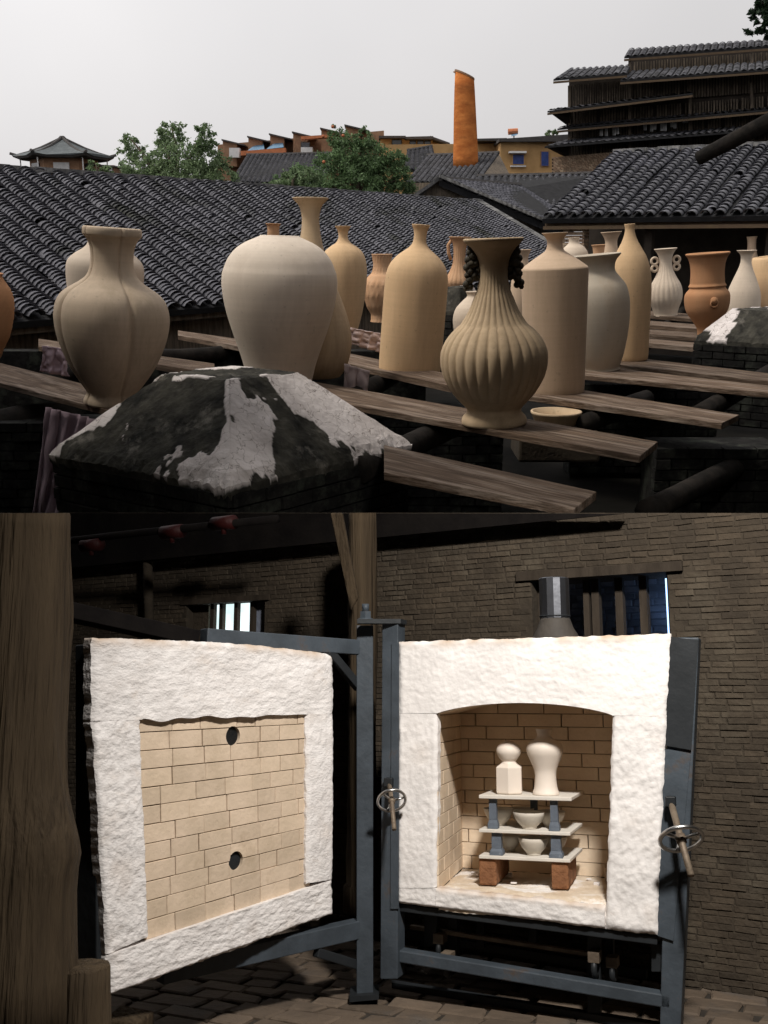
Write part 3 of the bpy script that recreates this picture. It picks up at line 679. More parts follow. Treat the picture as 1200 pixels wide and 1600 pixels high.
# tan brick retaining wall below it
wq = [(864, 285), (1260, 262), (1260, 214), (864, 247)]
bw = thing('brick_retaining_wall', 'tan brick wall under the dark timber building', 'wall', B_(864, 285, .6))
part('core', bw, *prism([B_(x, y, .55) for x, y in wq], nB * 1), M['mortar'])
mb = MB()
for r_ in range(15):
    x = 864 + (r_ % 2) * 2.5
    while x < 1110:
        wv = rnd(4.5, 6.5); u = (x - 864) / 396; yt = 247 - 33 * u + r_ * 2.55; 
        mb.add(prism([B_(x + .25, yt + 2.2, .62), B_(x + wv - .25, yt + 2.2, .62), B_(x + wv - .25, yt, .62), B_(x + .25, yt, .62)], nB * .1)); x += wv
o = part('brick_face', bw, mb.V, mb.F, M['tan_brick']); o['kind'] = 'stuff'

# dark log slanting in at the right
solo('leaning_log', *tube([U(1092, 247, 15), U(1140, 222, 14.6), U(1210, 185, 14)], [.105, .115, .12], 12), M['log'], 'thick dark log slanting down over the shed roof at right edge', 'log', smooth=True)

# ---- trees
def crown(lobes, n, size, depth, dj=.5):
    V = []; Fc = []
    tot = sum(l[2] ** 2 for l in lobes)
    for (px, py, r) in lobes:
        c = U(px, py, depth + rnd(-dj, dj)); R_ = r * depth / F
        nl = int(n * r * r / tot); k = max(6, int(nl / 38))
        for i in range(k):
            d = Vector((random.gauss(0, 1), random.gauss(0, 1), random.gauss(0, 1))).normalized()
            cc = c + d * R_ * rnd(.35, 1.0) ** .6; rr = R_ * rnd(.12, .3)
            for j in range(nl // k):
                p = cc + Vector((random.gauss(0, 1), random.gauss(0, 1), random.gauss(0, .8))) * rr * .55
                a = Vector((random.gauss(0, 1), random.gauss(0, 1), random.gauss(0, 1))).normalized()
                b = a.orthogonal().normalized(); b.rotate(Matrix.Rotation(rnd(0, 6.3), 3, a)); s = size * rnd(.6, 1.3)
                e = a.cross(b)
                m = len(V); V += [p - b * s, p + e * s * .45, p + b * s, p - e * s * .45]; Fc.append((m, m + 1, m + 2, m + 3))
    return V, Fc
def tree(name, label, lobes, n, size, depth, mt, base_px, group='trees behind the tiled roofs'):
    b = U(base_px[0], base_px[1], depth); b.z = -1.3
    t = thing(name, label, 'tree', b, group=group)
    V, Fc = crown(lobes, n, size, depth); part('crown', t, V, Fc, M[mt])
    top = U(base_px[0], base_px[1], depth)
    mb = MB(); mb.add(tube([b, b.lerp(top, .5) + Vector((.1, 0, 0)), top], [.2, .15, .1], 8))
    for (px, py, r) in lobes:
        c = U(px, py, depth); mb.add(tube([b.lerp(top, rnd(.6, .95)), top.lerp(c, .5) + Vector((rnd(-.1, .1), rnd(-.2, .2), .1)), c + Vector((0, 0, r * .5 * depth / F))], [.09, .06, .02], 6))
    part('trunk', t, mb.V, mb.F, M['bark'], True)
    return t
tree('leafy_tree', 'light green feathery tree left of centre behind the long roof', [(205, 228, 20), (222, 262, 34), (258, 240, 26), (268, 206, 22), (282, 268, 46), (318, 214, 22), (322, 248, 28), (345, 275, 30), (200, 285, 22), (246, 288, 40), (310, 290, 40)], 22000, .06, 33, 'leafA', (275, 290))
tf = tree('fruit_tree', 'deep green bushy tree with orange fruit behind the vases', [(530, 215, 20), (545, 240, 32), (565, 215, 16), (575, 255, 38), (520, 270, 36), (605, 275, 34), (560, 295, 48), (470, 288, 30), (435, 297, 20), (628, 290, 22), (618, 255, 20), (500, 305, 30)], 32000, .07, 44, 'leafB', (560, 300))
tree('shrub', 'low pale green shrub left of the fruit tree', [(420, 296, 16), (450, 290, 22), (480, 284, 20), (465, 275, 12)], 4000, .075, 41, 'leafA', (450, 300))
tree('rooftop_bush', 'tiny bush on the roof edge beside the timber building', [(858, 211, 6), (866, 209, 6)], 350, .16, 76, 'leafA', (862, 216))
tree('overhanging_tree', 'dark tree branch hanging in at the top right corner', [(1190, 15, 18), (1178, 45, 12), (1205, 45, 20), (1200, 0, 22), (1215, 20, 25)], 2600, .075, 24, 'leafC', (1235, 40))
tree('low_bush', 'low green bush between pavilion and feathery tree', [(150, 262, 12), (165, 270, 12), (140, 272, 10)], 1500, .13, 70, 'leafA', (152, 275))
fs = lathe([(-.07, .005), (-.05, .05), (0, .07), (.05, .05), (.07, .005)], 8)
fm = mk(*fs, 'fruit', True)
for px, py in ((520, 198), (505, 213), (536, 212), (506, 253)):
    put('fruit', fm, M['fruit'], tf, Matrix.Translation(U(px, py, 42.6) - BASE[tf]))

# ---- brick pillars with plaster caps
def mound(name, label, corners, top_frac, H, pier_h, bare_fn, res=90, seed=0):
    Fp, Lp, Rp = [Vector(c) for c in corners]; e1, e2 = (Lp - Fp) / 2, (Rp - Fp) / 2; C = (Lp + Rp) / 2
    t = thing(name, label, 'pillar', (C.x, C.y, C.z - pier_h))
    V = []; Fc = []; bare = []
    for i in range(res + 1):
        for j in range(res + 1):
            u, v = -1 + 2 * i / res, -1 + 2 * j / res
            m = max(abs(u), abs(v)); z = min(1, (1 - m) / (1 - top_frac))
            if z >= 1: z = 1 + .05 * (1 - m / top_frac)
            edge = max(0, (m - .95) / .05)
            p = C + e1 * u + e2 * v
            bv = bare_fn(u, v) + .85 * fbm((p.x * 1.0 + seed, p.y, 2), 3.6, 6) + .10 * noise.noise((p.x * 30, p.y * 30, seed))
            bk = sm(.28, .36, bv)
            nn = fbm((p.x + seed, p.y, p.z), 3.5, 4) * .010 + fbm((p.x, p.y + seed, 7), 22, 4) * .0065 * (1 - .75 * bk) + .007 * bk
            sh = 1 + .03 * fbm((u * 3 + seed, v * 3, 1), 1.6, 5) * sm(.7, 1, m)
            p = C + e1 * u * sh + e2 * v * sh + Z3 * (H * z + nn - edge * .02 - edge * .03 * abs(fbm((u * 9, v * 9, seed), 1, 3)))
            V.append(p); bare.append(bk)
    n = res + 1
    for i in range(res):
        for j in range(res): Fc.append((i * n + j, (i + 1) * n + j, (i + 1) * n + j + 1, i * n + j + 1))
    # ragged lip underneath
    border = [i * n for i in range(n)] + [res * n + j for j in range(1, n)] + [i * n + res for i in range(res - 1, -1, -1)] + [j for j in range(res - 1, 0, -1)]
    nb = len(border); s = len(V)
    for k, b in enumerate(border):
        p = V[b]; V.append(p + (C - p) * .005 + Z3 * (-.05 - .03 * fbm((p.x * 6, p.y * 6, seed), 1, 3))); bare.append(0)
    for k, b in enumerate(border):
        p = V[b]; q = C + (p - C) * .97; q.z = C.z - .10; V.append(q); bare.append(0)
    for r_ in range(2):
        for k in range(nb):
            k2 = (k + 1) % nb
            a0, a1 = (border[k], border[k2]) if r_ == 0 else (s + k, s + k2)
            b0, b1 = (s + r_ * nb + k, s + r_ * nb + k2)
            Fc.append((a0, b0, b1, a1))
    if e1.cross(e2).z < 0: Fc = [tuple(reversed(f)) for f in Fc]
    o = part('cap', t, V, Fc, M['mound'], False)
    at = o.data.attributes.new('bare', 'FLOAT', 'POINT'); at.data.foreach_set('value', bare)
    # brick pier
    a1, a2 = e1.normalized(), e2.normalized(); l1, l2 = e1.length * .985, e2.length * .985
    zt = C.z - .06; 
    part('core', t, *prism([Vector((*(C - a1 * (l1 - .05) - a2 * (l2 - .05)).xy, zt - pier_h)), Vector((*(C + a1 * (l1 - .05) - a2 * (l2 - .05)).xy, zt - pier_h)), Vector((*(C + a1 * (l1 - .05) + a2 * (l2 - .05)).xy, zt - pier_h)), Vector((*(C - a1 * (l1 - .05) + a2 * (l2 - .05)).xy, zt - pier_h))], Z3 * pier_h), M['dark_brick'])
    r_ = 0; z = zt
    while z > zt - pier_h + .05:
        for (ax, ln, o2, ox) in ((a1, l1, -a2, l2), (a2, l2, -a1, l1), (a1, l1, a2, l2), (a2, l2, a1, l1)):
            x = -ln
            while x < ln - .02:
                wd = min((.24 if not (x == -ln and r_ % 2) else .12), ln - x)
                c = C + ax * (x + wd / 2) + o2 * (ox - .05 + rnd(-.006, .012)); c.z = z - .04
                part('brick', t, *box(c, (wd - .012, .12, .068), (ax, o2, Z3)), M['dark_brick']); x += wd
        z -= .08; r_ += 1
    return t
def sm(a, b, x): x = max(0, min(1, (x - a) / (b - a))); return x * x * (3 - 2 * x)
def bare1(u, v):
    # u runs towards the left corner, v towards the right one; the front corner is u = v = -1
    m = max(abs(u), abs(v))
    if m < .37: return .42 if m > .27 else .12
    if abs(v) >= abs(u) and v < 0:                    # left-front face
        k = u / abs(v)                                # -1 front arris .. +1 left arris
        if k < -.7: return .85 * sm(-.72, -1.0, k) - .1
        if k > .75: return .6 * sm(.75, 1.0, k) - .05
        return .55 * sm(.46, .38, m) * sm(.1, .5, k) - .05
    if u < 0 and abs(u) >= abs(v):                    # right-front face
        k = v / abs(u)                                # -1 front arris .. +1 right arris
        a = .8 * sm(-.34, -.66, k) * sm(.46, .68, m) * sm(1.02, .86, m)
        a = max(a, .8 * sm(-.6, -.9, k))
        b = .95 * sm(-.1, .3, k) * sm(1.0, .68, m - .25 * (k - .2))
        c = .6 * sm(.78, 1.0, k)
        return max(a, b, c) - .04
    return .5
Fm, Lm, Rm = Uz(360, 757, -.05), Uz(78, 706, -.05), Uz(640, 692, -.05)
mound('plaster_capped_pillar', 'big black brick pillar with blackened and white cracked pyramid cap in front', (Fm, Lm, Rm), .36, .47, .55, bare1, 150)
def bare2(u, v): return .35 if (u > .3 and abs(v) < abs(u)) else -.02 + .3 * (noise.noise((u * 3, v * 3, 9)) > .25)
c2 = U(1192, 528, 11.2)
mound('stone_capped_pillar', 'dark brick pillar with grey sloping cap at the right edge', (c2 + Vector((.1, -.62, 0)), c2 + Vector((-.78, .0, 0)), c2 + Vector((.85, .0, 0))), .5, .32, .9, bare2, 40, 5)
c3 = U(716, 482, 11.6)
mound('grey_stone_pillar', 'small grey stone pillar behind the fluted vase', (c3 + Vector((0.0, -.3, 0)), c3 + Vector((-.26, .0, 0)), c3 + Vector((.26, .0, 0))), .7, .24, .9, lambda u, v: .05, 24, 8)

# ---- planks on logs
PL = [
 ('wide grey plank under the lobed vase at far left', [(-40, 557), (240, 627), (240, 659), (-40, 588)]),
 ('plank running behind the lobed vase', [(60, 529), (335, 568), (335, 583), (60, 541)]),
 ('short plank end showing left of the round jar', [(278, 516), (480, 545), (480, 560), (278, 524)]),
 ('plank under the tan ovoid bottle', [(480, 500), (640, 534), (640, 549), (480, 513)]),
 ('plank under the tall tan bottle', [(470, 536), (705, 585), (705, 603), (470, 552)]),
 ('long plank that carries the fluted vase', [(380, 577), (1028, 690), (1000, 712), (380, 603)]),
 ('nearest broad plank right of the capped pillar', [(600, 695), (932, 768), (897, 795), (600, 738)]),
 ('plank under the shouldered pink bottle', [(740, 582), (1155, 648), (1128, 661), (740, 606)]),
 ('plank under the grey wide mouthed vase', [(700, 546), (1215, 604), (1215, 615), (700, 566)]),
 ('plank under the tall slim bottle', [(880, 546), (1260, 590), (1260, 602), (880, 560)]),
 ('far thin plank under the small fluted vase', [(985, 483), (1085, 491), (1085, 498), (985, 490)]),
 ('far thin plank before the terracotta vase', [(990, 499), (1090, 507), (1090, 514), (990, 506)]),
 ('far thin plank under the terracotta vase', [(990, 513), (1150, 524), (1150, 531), (990, 520)]),
 ('far thin plank nearest the slim bottle', [(990, 527), (1085, 535), (1085, 542), (990, 534)]),
 ('far plank at right edge beside the grey cap', [(1080, 477), (1230, 480), (1230, 486), (1080, 483)]),
]
for lab, q in PL:
    P = [Uz(x, y, 0) for x, y in q]; n = 14; V = []; Fc = []
    th = .045 if P[0].y < 12 else .06
    ax = (P[1] - P[0]).normalized()
    for i in range(n + 1):
        u = i / n; a, b = P[0].lerp(P[1], u), P[3].lerp(P[2], u)
        wob = .006 * fbm((u * 6, len(lab), 0), 1, 3); a = a + Vector((0, wob, 0)); b = b + Vector((0, -.012 * fbm((u * 9, len(lab), 4), 1, 3), 0))
        V += [a, b, b - Z3 * th, a - Z3 * th]
    for i in range(n):
        k = i * 4
        for j in range(4): Fc.append((k + j, k + (j + 1) % 4, k + 4 + (j + 1) % 4, k + 4 + j))
    Fc += [(3, 2, 1, 0), (n * 4, n * 4 + 1, n * 4 + 2, n * 4 + 3)]
    c = P[0].lerp(P[2], .5)
    o = solo('plank', V, Fc, M['plank'], lab, 'plank', 'rough planks the vases stand on', bevel=.004)
    # let the grain run along the board
    ang = math.atan2(ax.y, ax.x); o.data.transform(Matrix.Rotation(-ang, 4, 'Z')); o.matrix_world = o.matrix_world @ Matrix.Rotation(ang, 4, 'Z')
LOGS = [('dark log under the planks left of the jar', (225, 562), (400, 548), -.13, .10), ('dark log below the plank behind the lobed vase', (60, 600), (150, 560), -.14, .09),
        ('dark log under the shouldered bottle plank', (915, 662), (1010, 622), -.13, .08), ('dark log crossing under the fluted vase plank', (560, 735), (760, 640), -.15, .09),
        ('dark log under the bottles at centre', (520, 640), (690, 545), -.14, .09), ('dark log low in the shadow at right', (1010, 800), (1170, 720), -.42, .08),
        ('dark log under the far right planks', (1000, 548), (1075, 478), -.14, .09), ('dark log under the right hand planks', (1090, 650), (1230, 565), -.14, .09)]
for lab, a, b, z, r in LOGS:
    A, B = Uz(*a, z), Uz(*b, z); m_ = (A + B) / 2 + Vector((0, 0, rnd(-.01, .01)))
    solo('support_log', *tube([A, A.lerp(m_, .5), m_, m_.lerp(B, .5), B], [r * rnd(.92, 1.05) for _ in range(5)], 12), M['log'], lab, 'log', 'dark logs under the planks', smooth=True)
# dark brick support piers under the planks
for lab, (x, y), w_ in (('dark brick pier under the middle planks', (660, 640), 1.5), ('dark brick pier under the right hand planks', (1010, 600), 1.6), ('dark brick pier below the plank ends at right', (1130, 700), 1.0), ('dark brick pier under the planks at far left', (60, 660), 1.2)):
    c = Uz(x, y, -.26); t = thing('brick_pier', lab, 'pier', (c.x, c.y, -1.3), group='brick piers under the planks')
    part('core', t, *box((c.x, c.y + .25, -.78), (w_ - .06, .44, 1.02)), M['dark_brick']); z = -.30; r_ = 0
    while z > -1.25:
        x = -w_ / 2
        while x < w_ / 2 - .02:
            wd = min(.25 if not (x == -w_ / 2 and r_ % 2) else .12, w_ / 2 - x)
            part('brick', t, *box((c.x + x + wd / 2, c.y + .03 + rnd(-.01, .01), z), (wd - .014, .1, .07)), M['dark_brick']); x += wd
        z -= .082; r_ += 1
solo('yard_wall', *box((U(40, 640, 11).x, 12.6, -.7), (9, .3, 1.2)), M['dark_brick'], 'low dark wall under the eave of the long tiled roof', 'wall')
solo('drain_pipe', *tube([U(-40, 680, 8.6), U(30, 664, 8.7), U(110, 655, 9.0)], .17, 14), M['log'], 'fat dark pipe lying in shadow below the left plank', 'pipe', smooth=True)

# ---- vases
def vase(name, label, cx, by, tcx, prof, m, fn=None, seg=72, cat='vase', group='clay vases on the planks', z=0, handles=None, rim=True, sharp=False, rot=0, depth=None):
    hwb = prof[0][1]
    B0 = Uz(cx, by, z); el = math.atan2(HC - z, B0.y)
    B = Uz(cx, by - hwb * math.sin(el), z) if depth is None else Uy(cx, by, depth)
    if depth is not None: pass
    dpt = udepth(B); k = dpt / F
    pts = []
    for y, hw in prof:
        P = Uy(cx, y, B.y); 
        pts.append([P.z - B.z, hw * k])
    pts[0][0] = 0; ps = [tuple(p) for p in pts]
    topP = Uy(tcx, prof[-1][0], B.y); natural = Uy(cx, prof[-1][0], B.y)
    ang = math.atan2(topP.x - B.x, topP.z - B.z)
    if rim:
        zt, rt = ps[-1]; wall = max(.010, rt * .10)
        body = cr_spline(ps, 72) if not sharp else list(ps)
        outer = list(body)
        def rad(z):
            for (z0, r0), (z1, r1_) in zip(outer[:-1], outer[1:]):
                if min(z0, z1) <= z <= max(z0, z1): return r0 + (r1_ - r0) * ((z - z0) / (z1 - z0) if z1 != z0 else 0)
            return rt
        body += [(zt + wall * .3, rt - wall * .4), (zt, rt - wall)]
        for q in (.15, .4, .8, 1.3): body.append((zt - q * rt, max(.004, min(rt, rad(zt - q * rt)) - wall)))
        body.append((zt - 1.3 * rt, .002))
        V, Fc = lathe(body, seg, fn, True)
    else: V, Fc = lathe(ps, seg, fn, sharp)
    mtx = Matrix.Translation(B - Z3 * .004) @ Matrix.Rotation(ang, 4, 'Y') @ Matrix.Rotation(rot, 4, 'Z')
    if not handles:
        o = put(name, mk(V, Fc, name, True), M[m]); o.matrix_world = mtx
        tag(o, label, cat, group); BASE[o] = Vector(); return o, k, B
    t = bpy.data.objects.new(name, None); COL.objects.link(t); t.matrix_world = mtx; BASE[t] = Vector(); tag(t, label, cat, group)
    put('body', mk(V, Fc, 'body', True), M[m], t)
    return t, k, B
# lobed vase
def lob4(th, z):
    s = abs(math.sin(2 * th + 1.885)); return 1.03 - .10 * (1 - s ** .7) - .065 * math.exp(-(s / .10) ** 2)
vase('lobed_vase', 'four lobed beige vase with flared neck standing at left', 175, 637, 175, [(634, 38), (630, 42), (624, 42), (618, 39), (612, 38), (600, 46), (575, 62), (548, 74), (526, 81), (505, 84.5), (488, 84.5), (470, 80), (457, 71), (448, 59), (440, 47), (430, 37), (415, 32), (400, 31), (385, 32.5), (375, 36), (369, 40), (366, 42.5), (359, 43), (355, 42)], 'clay_beige', lob4, 192)
vase('white_bottle', 'pale bottle mostly hidden behind the lobed vase', 165, 552, 164, [(552, 34), (520, 44), (470, 54), (430, 58), (410, 56), (398, 46), (388, 32), (380, 26), (368, 25), (358, 28), (355, 30)], 'clay_white')
vase('terracotta_jar', 'brown carved jar cut off by the left edge', -25, 560, -25, [(556, 24), (540, 30), (520, 38), (490, 43), (465, 43), (448, 38), (436, 30), (428, 26), (424, 28)], 'clay_red', lambda th, z: 1 + .02 * math.sin(24 * th) * (math.sin(z * 60)))
vase('round_jar', 'large pale round shouldered jar with small mouth', 437, 604, 437, [(604, 50), (590, 51), (565, 57), (540, 65), (510, 75), (480, 83), (450, 87.5), (430, 87), (418, 83.5), (404, 77.5), (390, 67), (380, 54), (373, 40), (369.5, 32), (368, 30)], 'clay_cream', seg=96)
vase('trumpet_bottle', 'brown pear shaped bottle with trumpet mouth behind the round jar', 487, 592, 485, [(592, 42), (585, 46), (565, 57), (540, 62), (515, 61), (485, 53), (450, 40), (415, 27), (390, 20), (365, 15), (345, 13), (330, 14.5), (320, 18), (313, 24), (309, 27.5)], 'clay_olive')
vase('spout_bottle', 'small lipped bottle neck peeping above the round jar', 428, 560, 427, [(556, 40), (500, 52), (440, 45), (400, 25), (375, 11), (362, 9), (353, 9.5), (349, 12)], 'clay_orange')
vase('ovoid_bottle', 'tan ovoid bottle with thin neck and flared lip', 538, 522, 536, [(519, 19), (505, 24), (480, 30), (450, 34.5), (425, 36), (405, 34), (392, 28), (384, 19), (379, 11.5), (372, 7.5), (363, 7.5), (357, 10), (353, 12.5)], 'clay_sand')
vase('keyfret_jar', 'terracotta jar with carved key fret bands', 597, 504, 597, [(502, 18), (497, 17), (490, 18), (475, 25), (458, 29), (443, 28), (432, 22), (426, 16), (418, 14), (408, 14), (401, 15), (397, 16.5)], 'clay_orange',
     lambda th, z: 1 + .03 * ((math.sin(20 * th) > 0) * (math.sin(z * 34) > .1)), 120)
vase('cylinder_bottle', 'tall tan straight sided bottle with domed shoulder at centre', 640, 580, 658, [(580, 46), (576, 48), (540, 48.5), (500, 48.5), (460, 48.5), (432, 47.5), (415, 43), (402, 34), (393, 24), (386, 15.5), (378, 10.5), (368, 9.5), (359, 10.5), (353, 13), (350, 14)], 'clay_sand')
def flute(n, a, z0, z1, ph=0):
    def f(th, z):
        k = sm(z0 - .08, z0, z) * (1 - sm(z1, z1 + .1, z)); return 1 - a * k * (1 - abs(math.sin(n * th / 2 + ph)) ** .5)
    return f
def fl2(th, z):
    zc, zn = FZ; w = abs(math.sin(14 * th)) ** .5; w2 = abs(math.sin(14 * th)) ** .9
    belly = sm(.13, .30, z) * (1 - sm(zc - .012, zc + .004, z)); neck = sm(zc - .004, zc + .012, z) * (1 - sm(zn, zn + .12, z))
    return 1 - .055 * belly * (1 - w) - .05 * neck * (1 - w2) + .012 * belly
FZ = (.68, .92)
tv, k, B = vase('fluted_vase', 'large fluted double bellied vase with dark scroll handles', 772, 670, 771, [(664, 47), (660, 50), (654, 50.5), (648, 48), (643, 43), (639, 42), (635, 43.5), (628, 50), (613, 63), (591, 75.5), (570, 81), (548, 80.5), (530, 73), (518, 64), (510, 56), (506, 51.5), (500, 47.5), (484, 38), (464, 30), (451, 25), (430, 21.5), (412, 22.5), (400, 25.5), (387, 33), (379, 41), (375, 44.5), (372, 45)], 'clay_olive', fl2, 224, handles=True)
def scroll(t, k, side, pts, r, m, name='handle'):
    mb = MB()
    for loop in pts:
        mb.add(tube([(side * x * k, 0, z * k) for x, z in loop], [r * k * (1 - .35 * i / len(loop)) for i in range(len(loop))], 8))
    V = []
    o = put(name, mk(mb.V, mb.F, name, True), m, t)
    s_ = o.modifiers.new('s', 'SUBSURF'); s_.levels = 1; s_.render_levels = 1
    return o
def spiral(cx, cz, r0, turns, a0, n=14, sg=1): return [(cx + r0 * (1 - .75 * i / n) * math.cos(a0 + sg * turns * 2 * PI * i / n), cz + r0 * (1 - .75 * i / n) * math.sin(a0 + sg * turns * 2 * PI * i / n)) for i in range(n)]
zb = 664
def blobs(t, k, side, pts, m):
    mb = MB()
    for x, y, r in pts:
        r *= 1.3
        V, Fc = lathe([(-r, .05 * r), (-.8 * r, .6 * r), (-.3 * r, .95 * r), (.3 * r, .95 * r), (.8 * r, .6 * r), (r, .05 * r)], 10, None, True)
        mb.add(([Vector((v[0] * k + side * x * k, v[1] * k * 1.3, v[2] * k + (zb - y) * k * 1.02)) for v in V], Fc))
    return put('handle', mk(mb.V, mb.F, 'handle', True), m, t)
HB = [(33, 401, 5), (28, 406, 5), (36, 409, 4), (31, 414, 6), (38, 419, 4.5), (24, 412, 5), (34, 425, 6), (40, 430, 4.5), (27, 424, 5.5), (24, 434, 5), (35, 436, 5.5), (30, 442, 5.5), (39, 441, 4), (25, 445, 4.5), (36, 448, 5), (41, 454, 4.5), (35, 457, 4), (42, 460, 3)]
for sd in (-1, 1): blobs(tv, k, sd, HB, M['handle'])
vase('pale_round_vase', 'pale vase shoulder hidden behind the fluted vase', 742, 560, 742, [(556, 22), (530, 30), (500, 34), (482, 30), (470, 20), (462, 12), (455, 14)], 'clay_white')
vase('shouldered_bottle', 'pinkish cylinder bottle with sharp sloping shoulder', 866, 617, 867, [(613, 43), (609, 46), (560, 47.5), (500, 49), (450, 50), (424, 50.5), (418, 50), (414, 46), (404, 33), (395, 20), (390, 14), (382, 11.5), (374, 12), (367, 16), (363, 19.5)], 'clay_pink')
vase('wide_mouthed_vase', 'grey vase with wide flat mouth', 937, 581, 931, [(578, 31), (572, 31), (555, 37), (530, 43), (500, 47.5), (470, 48.5), (448, 44), (434, 35), (424, 28.5), (414, 28), (406, 31), (400, 36), (397, 38)], 'clay_grey')
vase('slim_bottle', 'tall slim pale tan bottle with narrow neck', 985, 565, 984, [(562, 25), (556, 27), (520, 29), (480, 31), (445, 32), (420, 30), (402, 25), (388, 18), (376, 12), (366, 8.5), (357, 7), (349, 8)], 'clay_sand')
tv, k, B = vase('small_fluted_vase', 'small ribbed white vase with ring handles before the dark shed', 1040, 494, 1040, [(493, 18), (489, 18), (482, 20), (468, 25), (456, 25.5), (445, 23), (432, 16), (420, 11), (408, 9.5), (398, 11), (391, 15), (388, 17.5)], 'clay_white', flute(20, .06, .15, .9), 100, handles=True)
for sd in (-1, 1):
    o = put('handle', mk(*ring((sd * 17 * k, 0, 84 * k), (0, 1, 0), 5 * k, 2 * k, 16, 8), 'handle', True), M['clay_beige'], t := tv)
    o2 = put('handle', mk(*ring((sd * 17 * k, 0, 73 * k), (0, 1, 0), 4.5 * k, 2 * k, 16, 8), 'handle', True), M['clay_beige'], tv)
tv, k, B = vase('terracotta_vase', 'orange brown vase with wide neck and lion mask boss', 1104, 524, 1106, [(520, 14), (512, 15), (500, 22), (485, 31), (470, 34), (458, 33), (450, 27), (446, 28), (442, 26), (436, 25.5), (425, 25), (412, 26), (402, 29), (397, 32.5), (395, 33)], 'clay_red', handles=True)
mb = MB(); mb.add(lathe([(-.0, 5 * k), (3 * k, 6 * k), (6 * k, 3 * k), (7 * k, .3 * k)], 10)); mm = Matrix.Translation((0, -32 * k, 54 * k)) @ Matrix.Rotation(PI / 2, 4, 'X')
put('mask_boss', mk([mm @ Vector(v) for v in mb.V], mb.F, 'boss', True), M['clay_red'], tv)
put('ring', mk(*ring((0, -36 * k, 50 * k), (0, 1, .1), 5.5 * k, 1.5 * k, 18, 6), 'ring', True), M['clay_red'], tv)
vase('white_trumpet_bottle', 'white bottle with flared mouth behind the grey cap at right', 1160, 492, 1167, [(488, 25), (475, 26), (455, 24), (435, 17), (420, 11), (408, 8), (398, 9), (393, 13), (391, 15)], 'clay_white')
vase('pink_slender_bottle', 'slender pink bottle behind the white flared bottle', 1172, 480, 1175, [(478, 16), (440, 15), (415, 12), (400, 9), (388, 6.5), (375, 6.5), (369, 8)], 'clay_pink')
vase('tapered_jar', 'sand coloured tapered jar cut off by the right edge', 1205, 490, 1203, [(487, 38), (470, 37), (440, 33), (415, 29), (404, 27), (400, 25)], 'clay_sand', sharp=True)
vase('white_globe_jar', 'pale round jar behind the neck of the shouldered bottle', 897, 497, 897, [(496, 14), (470, 22), (430, 24), (400, 22), (388, 17), (380, 9), (374, 8), (371, 9)], 'clay_white')
vase('pink_trumpet_vase', 'pink vase with trumpet mouth behind the wide mouthed vase', 955, 500, 955, [(498, 18), (460, 22), (420, 17), (395, 11), (378, 9), (368, 12), (362, 16)], 'clay_pink')
vase('brown_collar_jar', 'small brown collared jar between the two pale necks', 936, 492, 936, [(490, 16), (460, 20), (425, 18), (405, 10), (395, 9), (386, 10), (382, 12)], 'clay_orange')
tv, k, B = vase('ribbed_terracotta_vase', 'orange ribbed vase with small side handles on the grey stone', 716, 448, 719, [(446, 19), (441, 21), (434, 19.5), (424, 14.5), (412, 10.5), (398, 9.5), (384, 10.5), (376, 13), (371, 17), (370, 17.5)], 'clay_orange', flute(18, .05, .05, .4), 90, handles=True, z=c3.z + .235)
for sd in (-1, 1): put('handle', mk(*tube([(sd * 13 * k, 0, 70 * k), (sd * 18 * k, 0, 62 * k), (sd * 17 * k, 0, 50 * k), (sd * 13 * k, 0, 40 * k)], 2.6 * k, 8), 'handle', True), M['clay_orange'], tv)
vase('pink_flared_vase', 'pinkish vase mouth right of the fluted vase handle', 816, 500, 816, [(498, 14), (470, 18), (440, 17), (420, 12), (405, 9), (396, 11), (390, 14)], 'clay_pink')
# bowl in the gap
bz = -.18; bc = Uz(868, 667, bz); bk_ = udepth(bc) / F
V, Fc = lathe([(0, 28 * bk_), (.01, 30 * bk_), (.10, 38 * bk_), (.11, 39.5 * bk_), (.125, 39.5 * bk_), (.125, 36 * bk_), (.07, 33 * bk_), (.03, 26 * bk_), (.028, .01)], 48, None, True)
o = put('clay_bowl', mk(V, Fc, 'bowl', True), M['clay_olive']); o.location = bc; tag(o, 'shallow clay bowl sitting low between the two right planks', 'bowl')
solo('stone_ledge', *box((bc.x, bc.y + .02, bz - .12), (.62, .5, .23)), M['mortar'], 'brick ledge under the shallow clay bowl', 'ledge', bevel=.02)

# ---- cloths
def cloth(name, label, tops, bots, Y, m, folds, amp):
    n = 40; r = 18; V = []; Fc = []
    for j in range(r + 1):
        v = j / r
        for i in range(n + 1):
            u = i / n
            x = (tops[0][0] * (1 - u) + tops[1][0] * u) * (1 - v) + (bots[0][0] * (1 - u) + bots[1][0] * u) * v
            y = (tops[0][1] * (1 - u) + tops[1][1] * u) * (1 - v) + (bots[0][1] * (1 - u) + bots[1][1] * u) * v
            p = Uy(x, y, Y); ph = u * folds * 2 * PI + 1.2 * noise.noise((u * 3, v * 2, Y))
            p.y += amp * math.sin(ph) * (.4 + .6 * v) + .02 * fbm((u * 5, v * 5, 2), 1, 3); p.x += .012 * math.sin(ph * 1.3 + v * 3)
            V.append(p)
    for j in range(r):
        for i in range(n): Fc.append((j * (n + 1) + i, j * (n + 1) + i + 1, (j + 1) * (n + 1) + i + 1, (j + 1) * (n + 1) + i))
    o = solo(name, V, Fc, M[m], label, 'cloth', smooth=True); s_ = o.modifiers.new('s', 'SOLIDIFY'); s_.thickness = .008; return o
